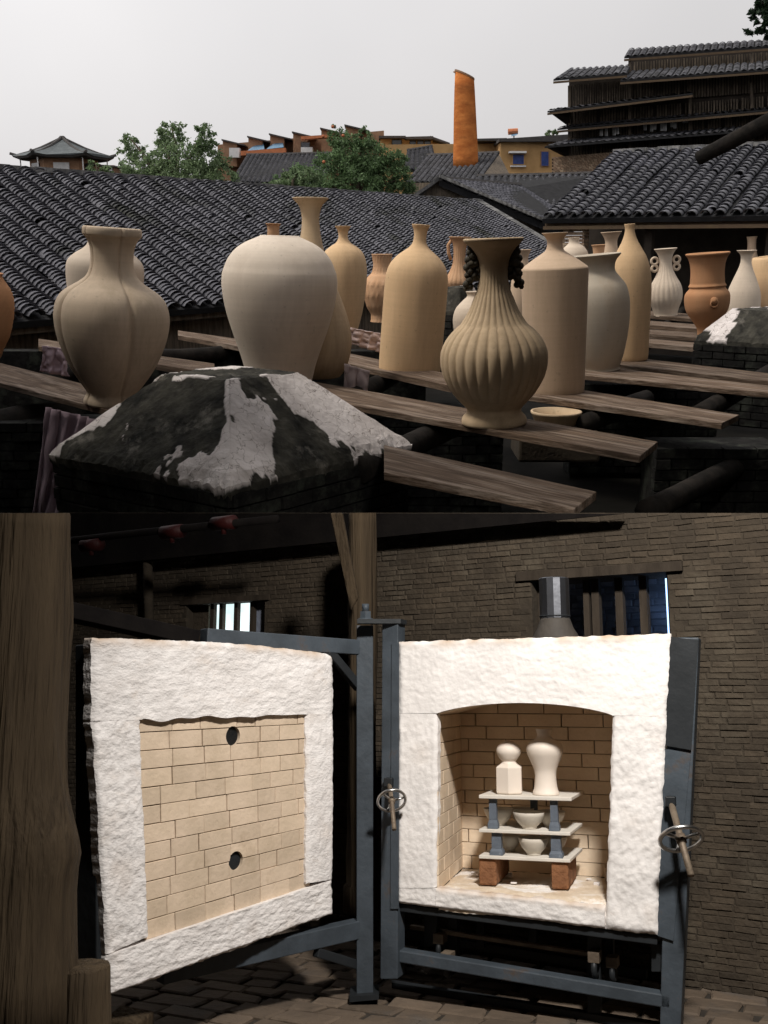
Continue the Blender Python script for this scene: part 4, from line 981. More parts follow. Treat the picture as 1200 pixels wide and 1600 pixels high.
cloth('draped_cloth', 'lilac cloth hanging down beside the black pillar at left', [(72, 636), (150, 655)], [(46, 830), (104, 830)], 7.45, 'cloth', 4, .035)
cloth('draped_cloth', 'scrap of lilac cloth on the plank behind the lobed vase', [(66, 540), (104, 545)], [(62, 580), (108, 588)], 8.9, 'cloth', 2, .03)
cloth('draped_cloth', 'pale pink cloth hanging below the plank left of the tall tan bottle', [(538, 568), (578, 580)], [(532, 640), (572, 648)], 8.95, 'cloth_pale', 2, .03)
cloth('draped_cloth', 'pink cloth scrap under the key fret jar', [(548, 512), (600, 522)], [(545, 536), (600, 552)], 10.3, 'cloth_pale', 3, .012)

# ---- added unseen roof and walls round the camera, keeping sky light out
sky_screens = [('ceiling', box((0, .4, 2.82), (12, 10.6, .12))), ('rear_sky_screen', box((0, -4.9, -1.3), (12, .15, 9.4)))]  # added roof cuts off sky from above and behind
for nme, g in sky_screens: solo(nme, *g, M['soot'], kind='structure')
solo('left_sky_screen', *box((-5.9, -.6, -1.6), (.15, 8.4, 9.4)), M['soot'], kind='structure')
solo('right_sky_screen', *box((5.9, .3, -1.3), (.15, 10.2, 9.2)), M['soot'], kind='structure')

solo('sky_blocker', *box((-7.6, 2.5, 1.2), (.3, 15.5, 16.0)), M['soot'], kind='structure')  # added unseen walls that block low sky light so the vases darken downwards
solo('sky_blocker', *box((7.2, 4.0, 1.6), (.3, 17, 18.0)), M['soot'], kind='structure')
#@@ROOM@@
# ================================================================== THE KILN ROOM (lower level, room frame)
def rthing(name, label, cat, base, group=None): return thing(name, label, cat, base, True, group)
# ---- floor with pavers
floor = solo('floor', [(-3.2, 2.0, -.012), (3.2, 2.0, -.012), (3.2, 6.6, -.012), (-3.2, 6.6, -.012)], [(0, 1, 2, 3)], M['grout'], kind='structure', room=True)
py_ = 2.55; lst = []; fy = math.radians(-24); fa, fb_ = Vector((math.cos(fy), math.sin(fy), 0)), Vector((-math.sin(fy), math.cos(fy), 0)); O_ = Vector((0, 3.6, 0))
v = -2.4
while v < 2.6:
    hgt = rnd(.085, .12); u = -2.8 + rnd(0, .1)
    while u < 2.8:
        wd = rnd(.11, .21)
        q = [O_ + fa * (u + .006 + rnd(-.012, .012)) + fb_ * (v + .006 + rnd(-.01, .01)), O_ + fa * (u + wd - .006 + rnd(-.012, .012)) + fb_ * (v + .006 + rnd(-.01, .01)),
             O_ + fa * (u + wd - .006 + rnd(-.012, .012)) + fb_ * (v + hgt - .006 + rnd(-.01, .01)), O_ + fa * (u + .006 + rnd(-.012, .012)) + fb_ * (v + hgt - .006 + rnd(-.01, .01))]
        c = sum(q, Vector()) / 4
        if 2.3 < c.y < 6.3 and abs(c.x) < 3:
            dz = rnd(-.004, .004); q = [p + Z3 * (.0 + dz + rnd(-.002, .002)) for p in q]; lst.append((c, q))
        u += wd
    v += hgt
def rpx(p):
    q = p - OR; d = rdepth(p)
    up = Vector((0, -math.sin(RTILT), math.cos(RTILT))); return 600 + F * q.x / d, 800 - F * q.dot(up) / d
def vis(p):
    x, y = rpx(p); return 0 <= x <= 1200 and 800 <= y <= 1600 and not (x < 100) and not (150 < x < 520 and y < 1430)
vl = sorted([i for i in range(len(lst)) if vis(lst[i][0])], key=lambda i: rdepth(lst[i][0]))[:300]; vl = set(vl)
mb = MB()
for i, (c, q) in enumerate(lst):
    g = chbrick(q, Z3 * -.03, .006)
    if i in vl: part('paver', floor, *g, M['paver'])
    else: mb.add(g)
o = part('paver_field', floor, mb.V, mb.F, M['paver']); o['kind'] = 'stuff'

# ---- brick wall with two windows
wy = math.radians(31); WH = Vector((math.cos(wy), -math.sin(wy), 0)); WN = Vector((math.sin(wy), math.cos(wy), 0)); WP = R(600, 1000, 4.35)
def W_(px, py, off=0): return Rpl(px, py, WP, WN) - WN * off
def wsz(px, py, off=0): q = Rpl(px, py, WP - WN * off, WN); return (q - WP).dot(WH), q.z
def wat(s, z, off=0): q = WP + WH * s - WN * off; q.z = z; return q
tw = rthing('brick_wall', 'rough dark brown brick wall behind the kiln', 'wall', wat(0, 0))
s0w, s1w = -4.2, 2.6
WR = (wsz(830, 893)[0], wsz(830, 990)[1] - .12, wsz(1043, 900)[0], wsz(980, 893)[1])     # right window s0,z0,s1,z1
WL = (wsz(292, 940)[0], wsz(330, 990)[1] - .15, wsz(414, 940)[0], wsz(380, 938)[1])
def inwin(sa, za, sb, zb, m=0):
    for (a, b, c, d) in (WR, WL):
        if sb > a + m and sa < c - m and zb > b + m and za < d - m: return True
    return False
# mortar body in strips round the openings
ss = sorted([s0w, s1w, WR[0], WR[2], WL[0], WL[2]])
for i in range(len(ss) - 1):
    a, b = ss[i], ss[i + 1]; w = None
    for wn in (WR, WL):
        if abs(a - wn[0]) < 1e-6: w = wn
    zs = [(-.02, 3.2)] if not w else [(-.02, w[1]), (w[3], 3.2)]
    for (za, zb_) in zs:
        V, Fc = prism([wat(a, za), wat(b, za), wat(b, zb_), wat(a, zb_)], WN * .24)
        part('wall_core', tw, [under(v, .004) for v in V], Fc, M['mortar'])
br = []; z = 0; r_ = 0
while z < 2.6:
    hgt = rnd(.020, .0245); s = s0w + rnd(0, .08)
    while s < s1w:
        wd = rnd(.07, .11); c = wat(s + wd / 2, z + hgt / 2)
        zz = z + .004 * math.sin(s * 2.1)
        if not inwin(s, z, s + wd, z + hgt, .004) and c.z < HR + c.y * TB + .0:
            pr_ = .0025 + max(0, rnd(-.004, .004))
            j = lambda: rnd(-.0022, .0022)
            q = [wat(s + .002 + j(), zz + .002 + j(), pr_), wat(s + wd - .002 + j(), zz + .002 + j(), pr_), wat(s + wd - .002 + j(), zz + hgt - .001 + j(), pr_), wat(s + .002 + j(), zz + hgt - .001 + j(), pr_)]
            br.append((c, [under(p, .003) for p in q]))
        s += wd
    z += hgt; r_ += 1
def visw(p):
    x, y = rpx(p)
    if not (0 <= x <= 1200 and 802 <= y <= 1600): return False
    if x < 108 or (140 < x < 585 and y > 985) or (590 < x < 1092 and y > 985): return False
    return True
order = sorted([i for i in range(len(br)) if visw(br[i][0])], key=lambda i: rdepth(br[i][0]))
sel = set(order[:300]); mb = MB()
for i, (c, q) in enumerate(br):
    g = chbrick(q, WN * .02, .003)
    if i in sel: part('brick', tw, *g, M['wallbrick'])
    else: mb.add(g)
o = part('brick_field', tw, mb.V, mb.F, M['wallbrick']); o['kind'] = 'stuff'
def wbox(t, name, s0, z0, s1, z1, o0, o1, m, **k):
    return part(name, t, *prism([wat(s0, z0, o0), wat(s1, z0, o0), wat(s1, z1, o0), wat(s0, z1, o0)], WN * (o0 - o1)), m, **k)
# right window: timber lintel, bars, outside wall with blue daylight painted into its bricks
tr = rthing('barred_window', 'barred window above the kiln at right with bricks painted in blue daylight beyond', 'window', wat((WR[0] + WR[2]) / 2, WR[1]))
wbox(tr, 'lintel', WR[0] - .06, WR[3] - .012, WR[2] + .06, WR[3] + .025, .02, -.2, M['bar'])
wbox(tr, 'sill', WR[0], WR[1] - .01, WR[2], WR[1] + .02, .015, -.22, M['bar'])
for px in (930, 967, 1005):
    s = wsz(px, 940, -.08)[0]; wbox(tr, 'bar', s - .015, WR[1], s + .015, WR[3], -.08, -.115, M['bar'])
for px in (905,):
    s = wsz(px, 940)[0]; wbox(tr, 'bar', s - .012, WR[1], s + .012, WR[3], -.08, -.115, M['bar'])
wbox(tr, 'jamb', WR[2] - .02, WR[1], WR[2] - .002, WR[3], -.06, -.2, M['bar']); wbox(tr, 'jamb', WR[0] + .002, WR[1], WR[0] + .02, WR[3], -.06, -.2, M['bar'])
to_ = rthing('outside_wall', 'brick wall in painted blue daylight seen through the right barred window', 'wall', wat(WR[0], WR[1] - .3, -.5))
wbox(to_, 'core', WR[0] - .2, WR[1] - .3, WR[2] + .5, WR[3] + .1, -.42, -.5, M['daylight_brick'])
z = WR[1] - .1; r_ = 0
while z < WR[3] + .02:
    s = WR[0] - .1 + (r_ % 2) * .05
    while s < WR[2] + .4:
        wd = rnd(.08, .11); part('brick', to_, *chbrick([wat(s + .003, z + .003, -.415), wat(s + wd - .003, z + .003, -.415), wat(s + wd - .003, z + .026, -.415), wat(s + .003, z + .026, -.415)], WN * .01, .003), M['daylight_brick']); s += wd
    z += .029; r_ += 1
g_ = wsz(1041, 940, -.3)[0]
wbox(tr, 'daylight_slit', g_, WR[1], g_ + .03, WR[3], -.30, -.305, M['win_blue'])
# left window, bright outside
tl = rthing('barred_window', 'small bright barred window above the open door at left', 'window', wat((WL[0] + WL[2]) / 2, WL[1]))
sa, sb = wsz(330, 960, -.07)[0], WL[2]
wbox(tl, 'lintel', WL[0] - .03, WL[3] - .006, WL[2] + .03, WL[3] + .02, .014, -.2, M['bar'])
wbox(tl, 'reveal', WL[0], WL[1], sa, WL[3] - .008, -.05, -.2, M['wallbrick'])
wbox(tl, 'sill', WL[0], WL[1] - .01, WL[2], WL[1] + .015, .012, -.22, M['bar'])
for i, px in enumerate((331, 345, 368, 393)):
    s = wsz(px, 960, -.03)[0]; wbox(tl, 'bar', s - .011, WL[1], s + .011, WL[3], -.03, -.055, M['bar'])
wbox(tl, 'daylight_pane', sa, WL[1], wsz(397, 960, -.07)[0], WL[3], -.07, -.075, M['win_glow'])
wbox(tl, 'brick_reveal', wsz(398, 960, -.06)[0], WL[1], WL[2], WL[3] - .008, -.06, -.2, M['daylight_brick'])
# ceiling timber along the wall head, dark, with sprinkler pipe
tcb = rthing('wall_head_beam', 'black timber beam along the top of the brick wall', 'beam', wat(0, 1.7))
a, b = W_(60, 897, .05), W_(985, 798, .05)
V, Fc = prism([a, b, b + Z3 * .5, a + Z3 * .5], -WN * .05); part('beam', tcb, [under(v, .006) for v in V], Fc, M['black'])
sp = rthing('sprinkler_pipe', 'dark red sprinkler pipe with shiny heads under the ceiling', 'pipe', W_(400, 850, .5))
pp = [W_(x, y, .42) for x, y in ((100, 872), (300, 852), (520, 826))]
pp = [under(p, .03) for p in pp]
part('pipe', sp, *tube(pp, .018, 8), M['black'], True)
for x, y in ((240, 868), (362, 850), (440, 812)):
    c = under(W_(x, y, .42), .05); part('red_joint', sp, *tube([c - WH * .06, c + WH * .06], .032, 10), M['redpipe'], True)
    part('drop', sp, *tube([c, c - Z3 * .05], .012, 8), M['redpipe'], True)
    for k in range(3):
        part('sprinkler_head', sp, *lathe([(0, .003), (.004, .007), (.01, .004)], 8), M['chrome'], True).location = c + WH * rnd(-.04, .07) - Z3 * .055 - BASE[sp]
# drop pipe on the wall
solo('wall_pipe', *tube([W_(243, 870, .06), W_(245, 930, .06), W_(247, 1000, .06)], .025, 10), M['mortar'], 'plain vertical pipe on the wall left of the bright window', 'pipe', room=True, smooth=True)

# ---- timber posts
def rough_post(name, label, rows, depth_fn, m, flat=1.0, seg=28, cat='post', bump_=.012):
    V = []; Fc = []
    for (xl, xr, y) in rows:
        d = depth_fn(y); a, b = R(xl, y, d), R(xr, y, d); c = (a + b) / 2; r = (b - a).length / 2
        for k in range(seg):
            th = 2 * PI * k / seg; p = c + Vector((r * math.cos(th), r * flat * math.sin(th), 0))
            p += Vector((math.cos(th), math.sin(th), 0)) * bump_ * fbm((math.cos(th) * 2, math.sin(th) * 2, c.z * 1.5), 1.2, 4); V.append(under(p, .003))
    n = len(rows)
    for i in range(n - 1):
        for k in range(seg): Fc.append((i * seg + k, (i + 1) * seg + k, (i + 1) * seg + (k + 1) % seg, i * seg + (k + 1) % seg))
    Fc.append(tuple(range(seg))); Fc.append(tuple((n - 1) * seg + k for k in range(seg - 1, -1, -1)))
    return solo(name, V, Fc, M[m], label, cat, room=True, smooth=True)
def vdepth(x, yref, dref):
    P = R(x, yref, dref)
    return lambda y: rdepth(Rpl(x, y, P, (0, 1, 0)))
rows = [(-60, 103 + 1.5 * math.sin(y * .021), y) for y in range(770, 1240, 30)] + [(-60, 106, 1240), (-60, 112, 1270), (-60, 121, 1310), (-60, 124, 1335), (-60, 119, 1360), (-60, 115, 1400), (-60, 115, 1460), (-60, 116, 1520), (-60, 117, 1640)]
rough_post('timber_column', 'broad brown timber column at the left edge', rows, vdepth(20, 1200, 2.45), 'column')
rows = [(544, 588, y) for y in range(780, 1330, 40)] + [(541, 590, 1335), (541, 590, 1380), (536, 594, 1384), (536, 594, 1425)]
rough_post('timber_post', 'brown timber post behind the hinge of the door', rows, vdepth(566, 1100, 3.95), 'column', bump_=.008)
solo('timber_brace', *(lambda g: ([under(v, .003) for v in g[0]], g[1]))(prism([R(516, 792, 3.82), R(535, 792, 3.82), R(560, 935, 3.82), R(548, 955, 3.82)], Vector((0, .07, .01)))), M['column'], 'slanting timber brace leaning on the post behind the hinge', 'brace', room=True, bevel=.006)
rows = [(92, 168, 1507), (88, 170, 1512), (87, 170, 1540), (86, 171, 1600), (86, 172, 1650)]
rough_post('log_stump', 'short sawn log stump standing before the column', rows, vdepth(128, 1540, 2.38), 'column', cat='stump', bump_=.005)
solo('timber_offcut', *prism([R(160, 1590, 2.7), R(215, 1600, 2.75), R(215, 1625, 2.75), R(160, 1618, 2.7)], Vector((.02, .12, 0))), M['column'], 'timber offcut on the floor beside the log stump', 'offcut', room=True, bevel=.006)

# ---- kiln
ky = math.radians(22); KH = Vector((math.cos(ky), -math.sin(ky), 0)); KN = Vector((math.sin(ky), math.cos(ky), 0)); KP = R(621, 1205, 3.4)
iy = math.radians(14.5); KD = Vector((math.sin(iy), math.cos(iy), 0)); DEP = .47
def K(px, py, off=0): return Rpl(px, py, KP + KN * off, KN)
tk = rthing('kiln', 'open kiln with thick white fibre lining and arched chamber', 'kiln', K(830, 1440))
def rough_block(t, name, edge_fn, nu, nv, nrm, thick, amp, m, seed=0, rag=.006, wave=1, seams=''):
    """edge_fn(u,v) -> point on the face; displaced out of the plane, with sides"""
    V = []; Fc = []; nrm = Vector(nrm); stain = []
    for j in range(nv + 1):
        for i in range(nu + 1):
            u, v = i / nu, j / nv; p = Vector(edge_fn(u, v)); b = min(u, 1 - u, v, 1 - v)
            e = max([0] + [1 - min(1, dd / .02) for sd_, dd in (('l', u * nu * .008), ('r', (1 - u) * nu * .008), ('t', v * nv * .008), ('b', (1 - v) * nv * .008)) if sd_ not in seams])
            q = p + Vector((seed, seed * .7, 0))
            d = amp * (fbm(q, 8 * wave, 4) * .75 + abs(noise.noise(Vector((q.x * 26, q.y * 26, q.z * 48)) * wave)) * .38 - .15 + .38 * fbm(q, 80, 4)) - e * e * .009 
            if b == 0 and e > .9: p = p + KH * rag * fbm(q, 30, 3) + Z3 * rag * fbm(q + Vector((5, 1, 2)), 30, 3)
            V.append(p + nrm * d)
            stain.append(max(0, (1 - v * nv * .008 / .05)) * (.55 + .9 * fbm(q, 14, 4)) if 't' not in seams else max(0, .3 * fbm(q, 9, 4) - .08))
    n = nu + 1
    for j in range(nv):
        for i in range(nu): Fc.append((j * n + i, j * n + i + 1, (j + 1) * n + i + 1, (j + 1) * n + i))
    bd = [i for i in range(n)] + [j * n + nu for j in range(1, nv + 1)] + [nv * n + i for i in range(nu - 1, -1, -1)] + [j * n for j in range(nv - 1, 0, -1)]
    s = len(V); k = len(bd); V += [V[b] for b in bd]; V += [V[b] - nrm * thick for b in bd]; stain += [stain[b] for b in bd] * 2
    for i in range(k): Fc.append((s + i, s + k + i, s + k + (i + 1) % k, s + (i + 1) % k))
    f0 = Fc[0]; nn = (V[f0[1]] - V[f0[0]]).cross(V[f0[2]] - V[f0[0]])
    if nn.dot(nrm) < 0: Fc = [tuple(reversed(f)) for f in Fc]
    o = part(name, t, V, Fc, M[m], True)
    at_s = o.data.attributes.new('stain', 'FLOAT', 'POINT'); at_s.data.foreach_set('value', [float(min(1, max(0, x))) for x in stain])
    return o
def bil(q): return lambda u, v: (q[0] * (1 - u) + q[1] * u) * (1 - v) + (q[3] * (1 - u) + q[2] * u) * v
def kq(*px): return [K(x, y) for x, y in px]
xl, xr = 683, 957
def lint(u, v):
    top = K(622, 1003) * (1 - u) + K(1047, 990) * u
    x = 621 + (1041 - 621) * u; k = (x - xl) / (xr - xl)
    y = 1114 + 5 * u
    if 0 < k < 1: y -= 18 * (4 * k * (1 - k)) ** .8
    return top * (1 - v) + K(x, y) * v
rough_block(tk, 'lining_block', lint, 130, 46, -KN, .03, .0045, 'fibre_k', 1, .004, 1, 'b')
rough_block(tk, 'lining_block', bil(kq((621, 1114.5), (683, 1115.5), (681, 1387), (620, 1388))), 30, 80, -KN, .03, .005, 'fibre_k', 1, .004, 1, 'tb')
rough_block(tk, 'lining_block', bil(kq((957, 1118.5), (1041, 1119), (1026, 1462), (945, 1452))), 36, 90, -KN, .03, .007, 'fibre_k', 1, .004, 1, 't')
rough_block(tk, 'lining_block', bil(kq((620, 1388.5), (681, 1388), (680, 1419), (620, 1411))), 24, 14, -KN, .03, .005, 'fibre_k', 1, .003, 1, 'tr')
rough_block(tk, 'lining_block', bil(kq((681.5, 1388), (945, 1416), (944.5, 1452), (680.5, 1419))), 80, 18, -KN, .03, .006, 'fibre_k', 1, .003, 1, 'lr')
# chamber: floor, vault, side and back walls in firebrick
A0, B0 = K(683, 1250), K(952, 1265); zf = .375; zt = .955
cl0 = lambda s, z, d: (lambda p: Vector((p.x, p.y, z)))(A0.lerp(B0, s) + KD * d)
cl = lambda s, z, d: cl0(s * 1.035, z, d)
rough_block(tk, 'chamber_floor', lambda u, v: cl(u, zf + .004 - .006 * u, .012 + v * (DEP - .012)), 50, 24, Z3, .06, .008, 'dusty', 7, 0, .8)
V = []; Fc = []; n = 20
for i in range(n + 1):
    for d in (.02, DEP): p = cl(i / n, zt - .012 + .045 * (4 * (i / n) * (1 - i / n)), d); V += [p, p + Z3 * .06]
for i in range(n): b = i * 4; Fc += [(b, b + 2, b + 6, b + 4), (b + 1, b + 5, b + 7, b + 3), (b, b + 4, b + 5, b + 1)]
part('vault', tk, V, Fc, M['chamber'])
part('backing', tk, *prism([cl(-.1, zf - .05, DEP + .05), cl(1.1, zf - .05, DEP + .05), cl(1.1, zt + .06, DEP + .05), cl(-.1, zt + .06, DEP + .05)], KN * .03), M['joint'])
KW = (B0 - A0).length; rowh = .0475; z = zf - .005; r_ = 0
back_j = [[.06, .3, .62, .9], [.16, .4, .68], [.04, .25, .5, .8], [.2, .45, .7, .93], [.1, .33, .64, .88], [.02, .28, .55, .83], [.15, .47, .74], [.08, .35, .6, .88], [.22, .5, .78], [.05, .3, .57, .86], [.17, .42, .7], [.1, .38, .66, .92], [.25, .55, .8]]
while z < zt + .05:
    js = [-.06] + back_j[r_ % len(back_j)] + [1.06]
    for a, b in zip(js[:-1], js[1:]):
        g = .0016 / KW; dd = DEP + rnd(-.002, .002)
        part('brick', tk, *chbrick([cl(a + g, z + .0014, dd), cl(b - g, z + .0014, dd), cl(b - g, z + rowh - .0008, dd), cl(a + g, z + rowh - .0008, dd)], KD * .04, .002), M['chamber'])
    ds = [.012, .012 + (.10 if r_ % 2 else .19), .012 + (.28 if r_ % 2 else .36), DEP + .01]
    for side, out in ((0, -1), (1, 1)):
        for a, b in zip(ds[:-1], ds[1:]):
            q = [cl(side, z + .0014, a + .0016), cl(side, z + .0014, b - .0016), cl(side, z + rowh - .0008, b - .0016), cl(side, z + rowh - .0008, a + .0016)]
            part('brick', tk, *chbrick(q, KH * out * .04, .002), M['chamber'])
    z += rowh; r_ += 1
for side, out in ((0, -1), (1, 1)):
    o_ = KH * out * .02
    part('side_backing', tk, *prism([cl(side, zf - .03, .03) + o_, cl(side, zf - .03, DEP + .04) + o_, cl(side, zt + .06, DEP + .04) + o_, cl(side, zt + .06, .03) + o_], KH * out * .03), M['joint'])
# debris in the chamber
for k in range(9):
    c = cl(rnd(.05, .95), zf + .006, rnd(.14, .38)); part('fibre_scrap', tk, *box(c, (rnd(.01, .03), rnd(.008, .02), rnd(.004, .012)), (KH, KN, Z3)), M['fibre'], bevel=.002)
part('loose_brick', tk, *chbrick([cl(.90, zf + .003, .36), cl(1.0, zf + .003, .36), cl(1.0, zf + .05, .36), cl(.90, zf + .05, .36)], KD * .08, .003), M['firebrick'])
# steel casing, posts, base
def kprism(name, px, off, d, m, **k): return part(name, tk, *prism([K(x, y, off) for x, y in px], KN * d), M[m], **k)
kprism('casing', [(628, 1404), (1022, 1452), (1040, 1000), (628, 1010)], .11 + .40, .04, 'steel_dk')
kprism('casing_top', [(626, 1022), (1044, 1008), (1044, 1002), (626, 1010)], .06, .48, 'steel_dk')
kprism('left_post', [(594, 1530), (621, 1530), (622, 972), (597, 972)], .0, .07, 'steel', bevel=.003)
kprism('left_flange', [(610, 1420), (622.5, 1420), (623, 1005), (612, 1005)], -.006, .005, 'steel')
kprism('right_post', [(1030, 1640), (1062, 1640), (1092, 996), (1046, 996)], .02, .09, 'steel', bevel=.004)
kprism('right_flange', [(1027, 1462), (1052, 1470), (1079, 1180), (1037, 1170)], .012, .008, 'steel')
kprism('right_shield', [(1040, 1165), (1080, 1172), (1091, 1000), (1047.5, 995)], .010, .006, 'steel_dk')
kprism('base_frame', [(620, 1424), (1027, 1477), (1027, 1463), (620, 1412)], .02, .10, 'steel_dk', bevel=.003)
kprism('lower_rail', [(600, 1500), (1048, 1577), (1048, 1556), (600, 1481)], .02, .05, 'steel', bevel=.004)
for x0, x1, y0, y1, of in ((663, 682, 1420, 1478, .12), (700, 714, 1424, 1500, .16), (918, 938, 1462, 1590, .10), (945, 958, 1466, 1545, .16), (1018, 1035, 1475, 1518, .06), (745, 756, 1440, 1482, .35), (826, 838, 1448, 1476, .38)):
    kprism('leg', [(x0, y1), (x1, y1), (x1, y0), (x0, y0)], of, .03, 'steel_dk')
kprism('axle', [(640, 1452), (930, 1496), (930, 1490), (640, 1446)], .14, .02, 'rusty'); kprism('axle', [(612, 1462), (1010, 1530), (1010, 1516), (612, 1452)], .40, .03, 'steel_dk')
for x, y, of in ((688, 1482, .13), (700, 1512, .09), (930, 1512, .08), (958, 1520, .13)):
    c = K(x, y, of); part('caster_wheel', tk, *ring(c, KH, .022, .010, 20, 8), M['steel_dk'], True)
    part('caster_bracket', tk, *box(c + Z3 * .035, (.035, .05, .03), (KH, KN, Z3)), M['rusty'])
# flue
cf = K(868, 990, .22); cf.z = 1.19
kf = rdepth(cf) / F
hood = [(0, .30 * .28), (.02, .082), (.05, .064), (.075, .055), (.085, .052)]
part('flue_hood', tk, *(lambda g: ([Vector(v) + cf for v in g[0]], g[1]))(lathe(hood, 32, None, True)), M['hood'], True)
part('flue_pipe', tk, *(lambda g: ([Vector(v) + cf for v in g[0]], g[1]))(lathe([(.08, .052), (.085, .0535), (.225, .0535), (.228, .050), (.15, .049)], 14, None, True)), M['flue'])
part('flue_band', tk, *ring(cf + Z3 * .092, Z3, .053, .003, 28, 6), M['steel_dk'], True)
# hinge plate and nut on top
hp = K(566, 970, -.06)
part('hinge_plate', tk, *prism([K(558, 974, -.07), K(626, 974, .0), K(626, 967, .0), K(558, 967, -.07)], KN * .06), M['steel_dk'])
# hand wheels (clamp screws)
def clamp(tpart, c, nrm, Rw, rod_a, rod_b):
    wv = part('hand_wheel', tpart, *ring(c, nrm, Rw, Rw * .11, 40, 8), M['chrome'], True)
    n = Vector(nrm).normalized(); a = n.orthogonal().normalized()
    for k in range(3):
        d = a.copy(); d.rotate(Matrix.Rotation(2 * PI * k / 3 + .4, 3, n)); part('spoke', wv, *tube([c, c + d * Rw], Rw * .09, 8), M['chrome'], True)
    part('hub', wv, *tube([c - n * Rw * .2, c + n * Rw * .2], Rw * .24, 14), M['rusty'], True)
    part('screw_rod', tpart, *tube([rod_a, c, rod_b], Rw * .16, 12), M['rusty'], True)
    part('clevis', tpart, *box(rod_a, (.03, .03, .03), (KH, KN, Z3)), M['steel_dk'], bevel=.003)
ca = K(1048, 1252, -.02); cb = K(1080, 1368, -.17); cc = K(1064, 1311, -.095)
clamp(tk, cc, cb - ca, .062, ca, cb)
ca = K(608, 1222, -.01); cb = K(616, 1296, -.15); cc = K(612, 1251, -.07)
clamp(tk, cc, Vector((.12, -.78, -.62)), .047, ca, cb)

# ---- things in the kiln: shelves, props, bricks, bowls, vases
s_h = Vector((math.cos(math.radians(17)), -math.sin(math.radians(17)), 0)); s_n = Vector((math.sin(math.radians(17)), math.cos(math.radians(17)), 0))
SC = R(821, 1240, 3.34)
def S(px, py, off=0): return Rpl(px, py, SC + s_n * off, s_n)
def lev(py): return S(820, py).z
shz = [S(748, 1337), S(748, 1296), S(748, 1246)]
levels = []
for nm, lab, L_, R_, th in (('kiln_shelf', 'lowest white kiln shelf resting on two brown bricks', (748, 1333), (891, 1346), .011), ('kiln_shelf', 'middle white kiln shelf between the two rows of bowls', (748, 1293), (891, 1303), .011), ('kiln_shelf', 'top white kiln shelf carrying the two white vases', (748, 1240), (893, 1248), .012)):
    a, b = S(*L_), S(*R_); z = (a.z + b.z) / 2; a.z = b.z = z; levels.append(z)
    e = s_n * .27 + s_h * .012
    o = solo(nm, *prism([a, b, b + e, a + e], Z3 * -th), M['shelf'], lab, 'shelf', 'kiln shelves', room=True, bevel=.002)
def prop(px, lo, hi, off, w, lab):
    c = S(px, 1280, off); z0 = levels[lo] + .0005; z1 = levels[hi] - .0125; hgt = z1 - z0
    t = rthing('kiln_prop', lab, 'prop', Vector((c.x, c.y, z0)), 'blue grey kiln props')
    b = Vector((c.x, c.y, z0))
    def fr(za, wa, zb, wb, nme):
        V = [b + s_h * (sx * wa) + s_n * (sy * wa) + Z3 * za for sx, sy in ((-1, -1), (1, -1), (1, 1), (-1, 1))] + [b + s_h * (sx * wb) + s_n * (sy * wb) + Z3 * zb for sx, sy in ((-1, -1), (1, -1), (1, 1), (-1, 1))]
        part(nme, t, V, [(3, 2, 1, 0), (4, 5, 6, 7)] + [(i, (i + 1) % 4, (i + 1) % 4 + 4, i + 4) for i in range(4)], M['prop'], bevel=.0012)
    fr(0, w * .62, hgt * .16, w * .62, 'foot'); fr(hgt * .16, w * .60, hgt * .3, w * .46, 'flare'); fr(hgt * .3, w * .46, hgt, w * .44, 'shaft')
prop(771, 1, 2, .03, .028, 'prop at front left between the middle and top shelves'); prop(866.5, 1, 2, .03, .028, 'prop at front right between the middle and top shelves')
prop(776, 0, 1, .03, .036, 'prop at front left between the lowest and middle shelves'); prop(868, 0, 1, .03, .036, 'prop at front right between the lowest and middle shelves')
prop(835, 1, 2, .23, .026, 'prop at the back between the middle and top shelves')
for px, lab, x0, x1 in ((761, 'brown brick under the left end of the lowest shelf', 748, 775), (873, 'brown brick under the right end of the lowest shelf', 861, 888)):
    c = S((x0 + x1) / 2, 1360, .01); zt_ = levels[0] - .012; w_ = (S(x1, 1360) - S(x0, 1360)).length
    q = [c + s_h * sx * w_ / 2 for sx in (-1, 1)]
    zl = zf + .004
    P = [Vector((q[0].x, q[0].y, zl)), Vector((q[1].x, q[1].y, zl)), Vector((q[1].x, q[1].y, zt_)), Vector((q[0].x, q[0].y, zt_))]
    o = solo('support_brick', *prism(P, s_n * .24), M['redbrick'], lab, 'brick', 'brown bricks under the kiln shelves', room=True, bevel=.007)
def rlathe(name, label, cat, c, prof, m, seg=48, fn=None, group=None, rot=0, smooth=True, sharp=False):
    V, Fc = lathe(prof, seg, fn, sharp)
    o = put(name, mk(V, Fc, name, smooth), M[m]); o.matrix_world = MR @ Matrix.Translation(c) @ Matrix.Rotation(rot, 4, 'Z'); tag(o, label, cat, group); return o
def bowl(px, lv, off, hw, hgt, lab):
    c = S(px, 1290, off); c.z = levels[lv] + .001; k = rdepth(c) / F; r = hw * k; h = hgt * k
    prof = [(0, r * .45), (.002, r * .48), (h * .1, r * .46), (h * .14, r * .5), (h * .4, r * .76), (h * .75, r * .93), (h, r), (h * 1.01, r * .985), (h * .98, r * .955), (h * .7, r * .87), (h * .4, r * .68), (h * .2, r * .4), (h * .17, .002)]
    rlathe('bowl', lab, 'bowl', c, prof, 'bowl', group='unglazed bowls on the kiln shelves', sharp=True)
bowl(827, 1, .06, 25, 24.5, 'bowl at front centre of the middle shelf'); bowl(779.5, 1, .12, 23.5, 25, 'bowl at left of the middle shelf behind the front prop')
bowl(861, 1, .13, 23, 23, 'bowl at right of the middle shelf behind the front prop'); bowl(815, 1, .21, 20, 22, 'bowl at the back of the middle shelf')
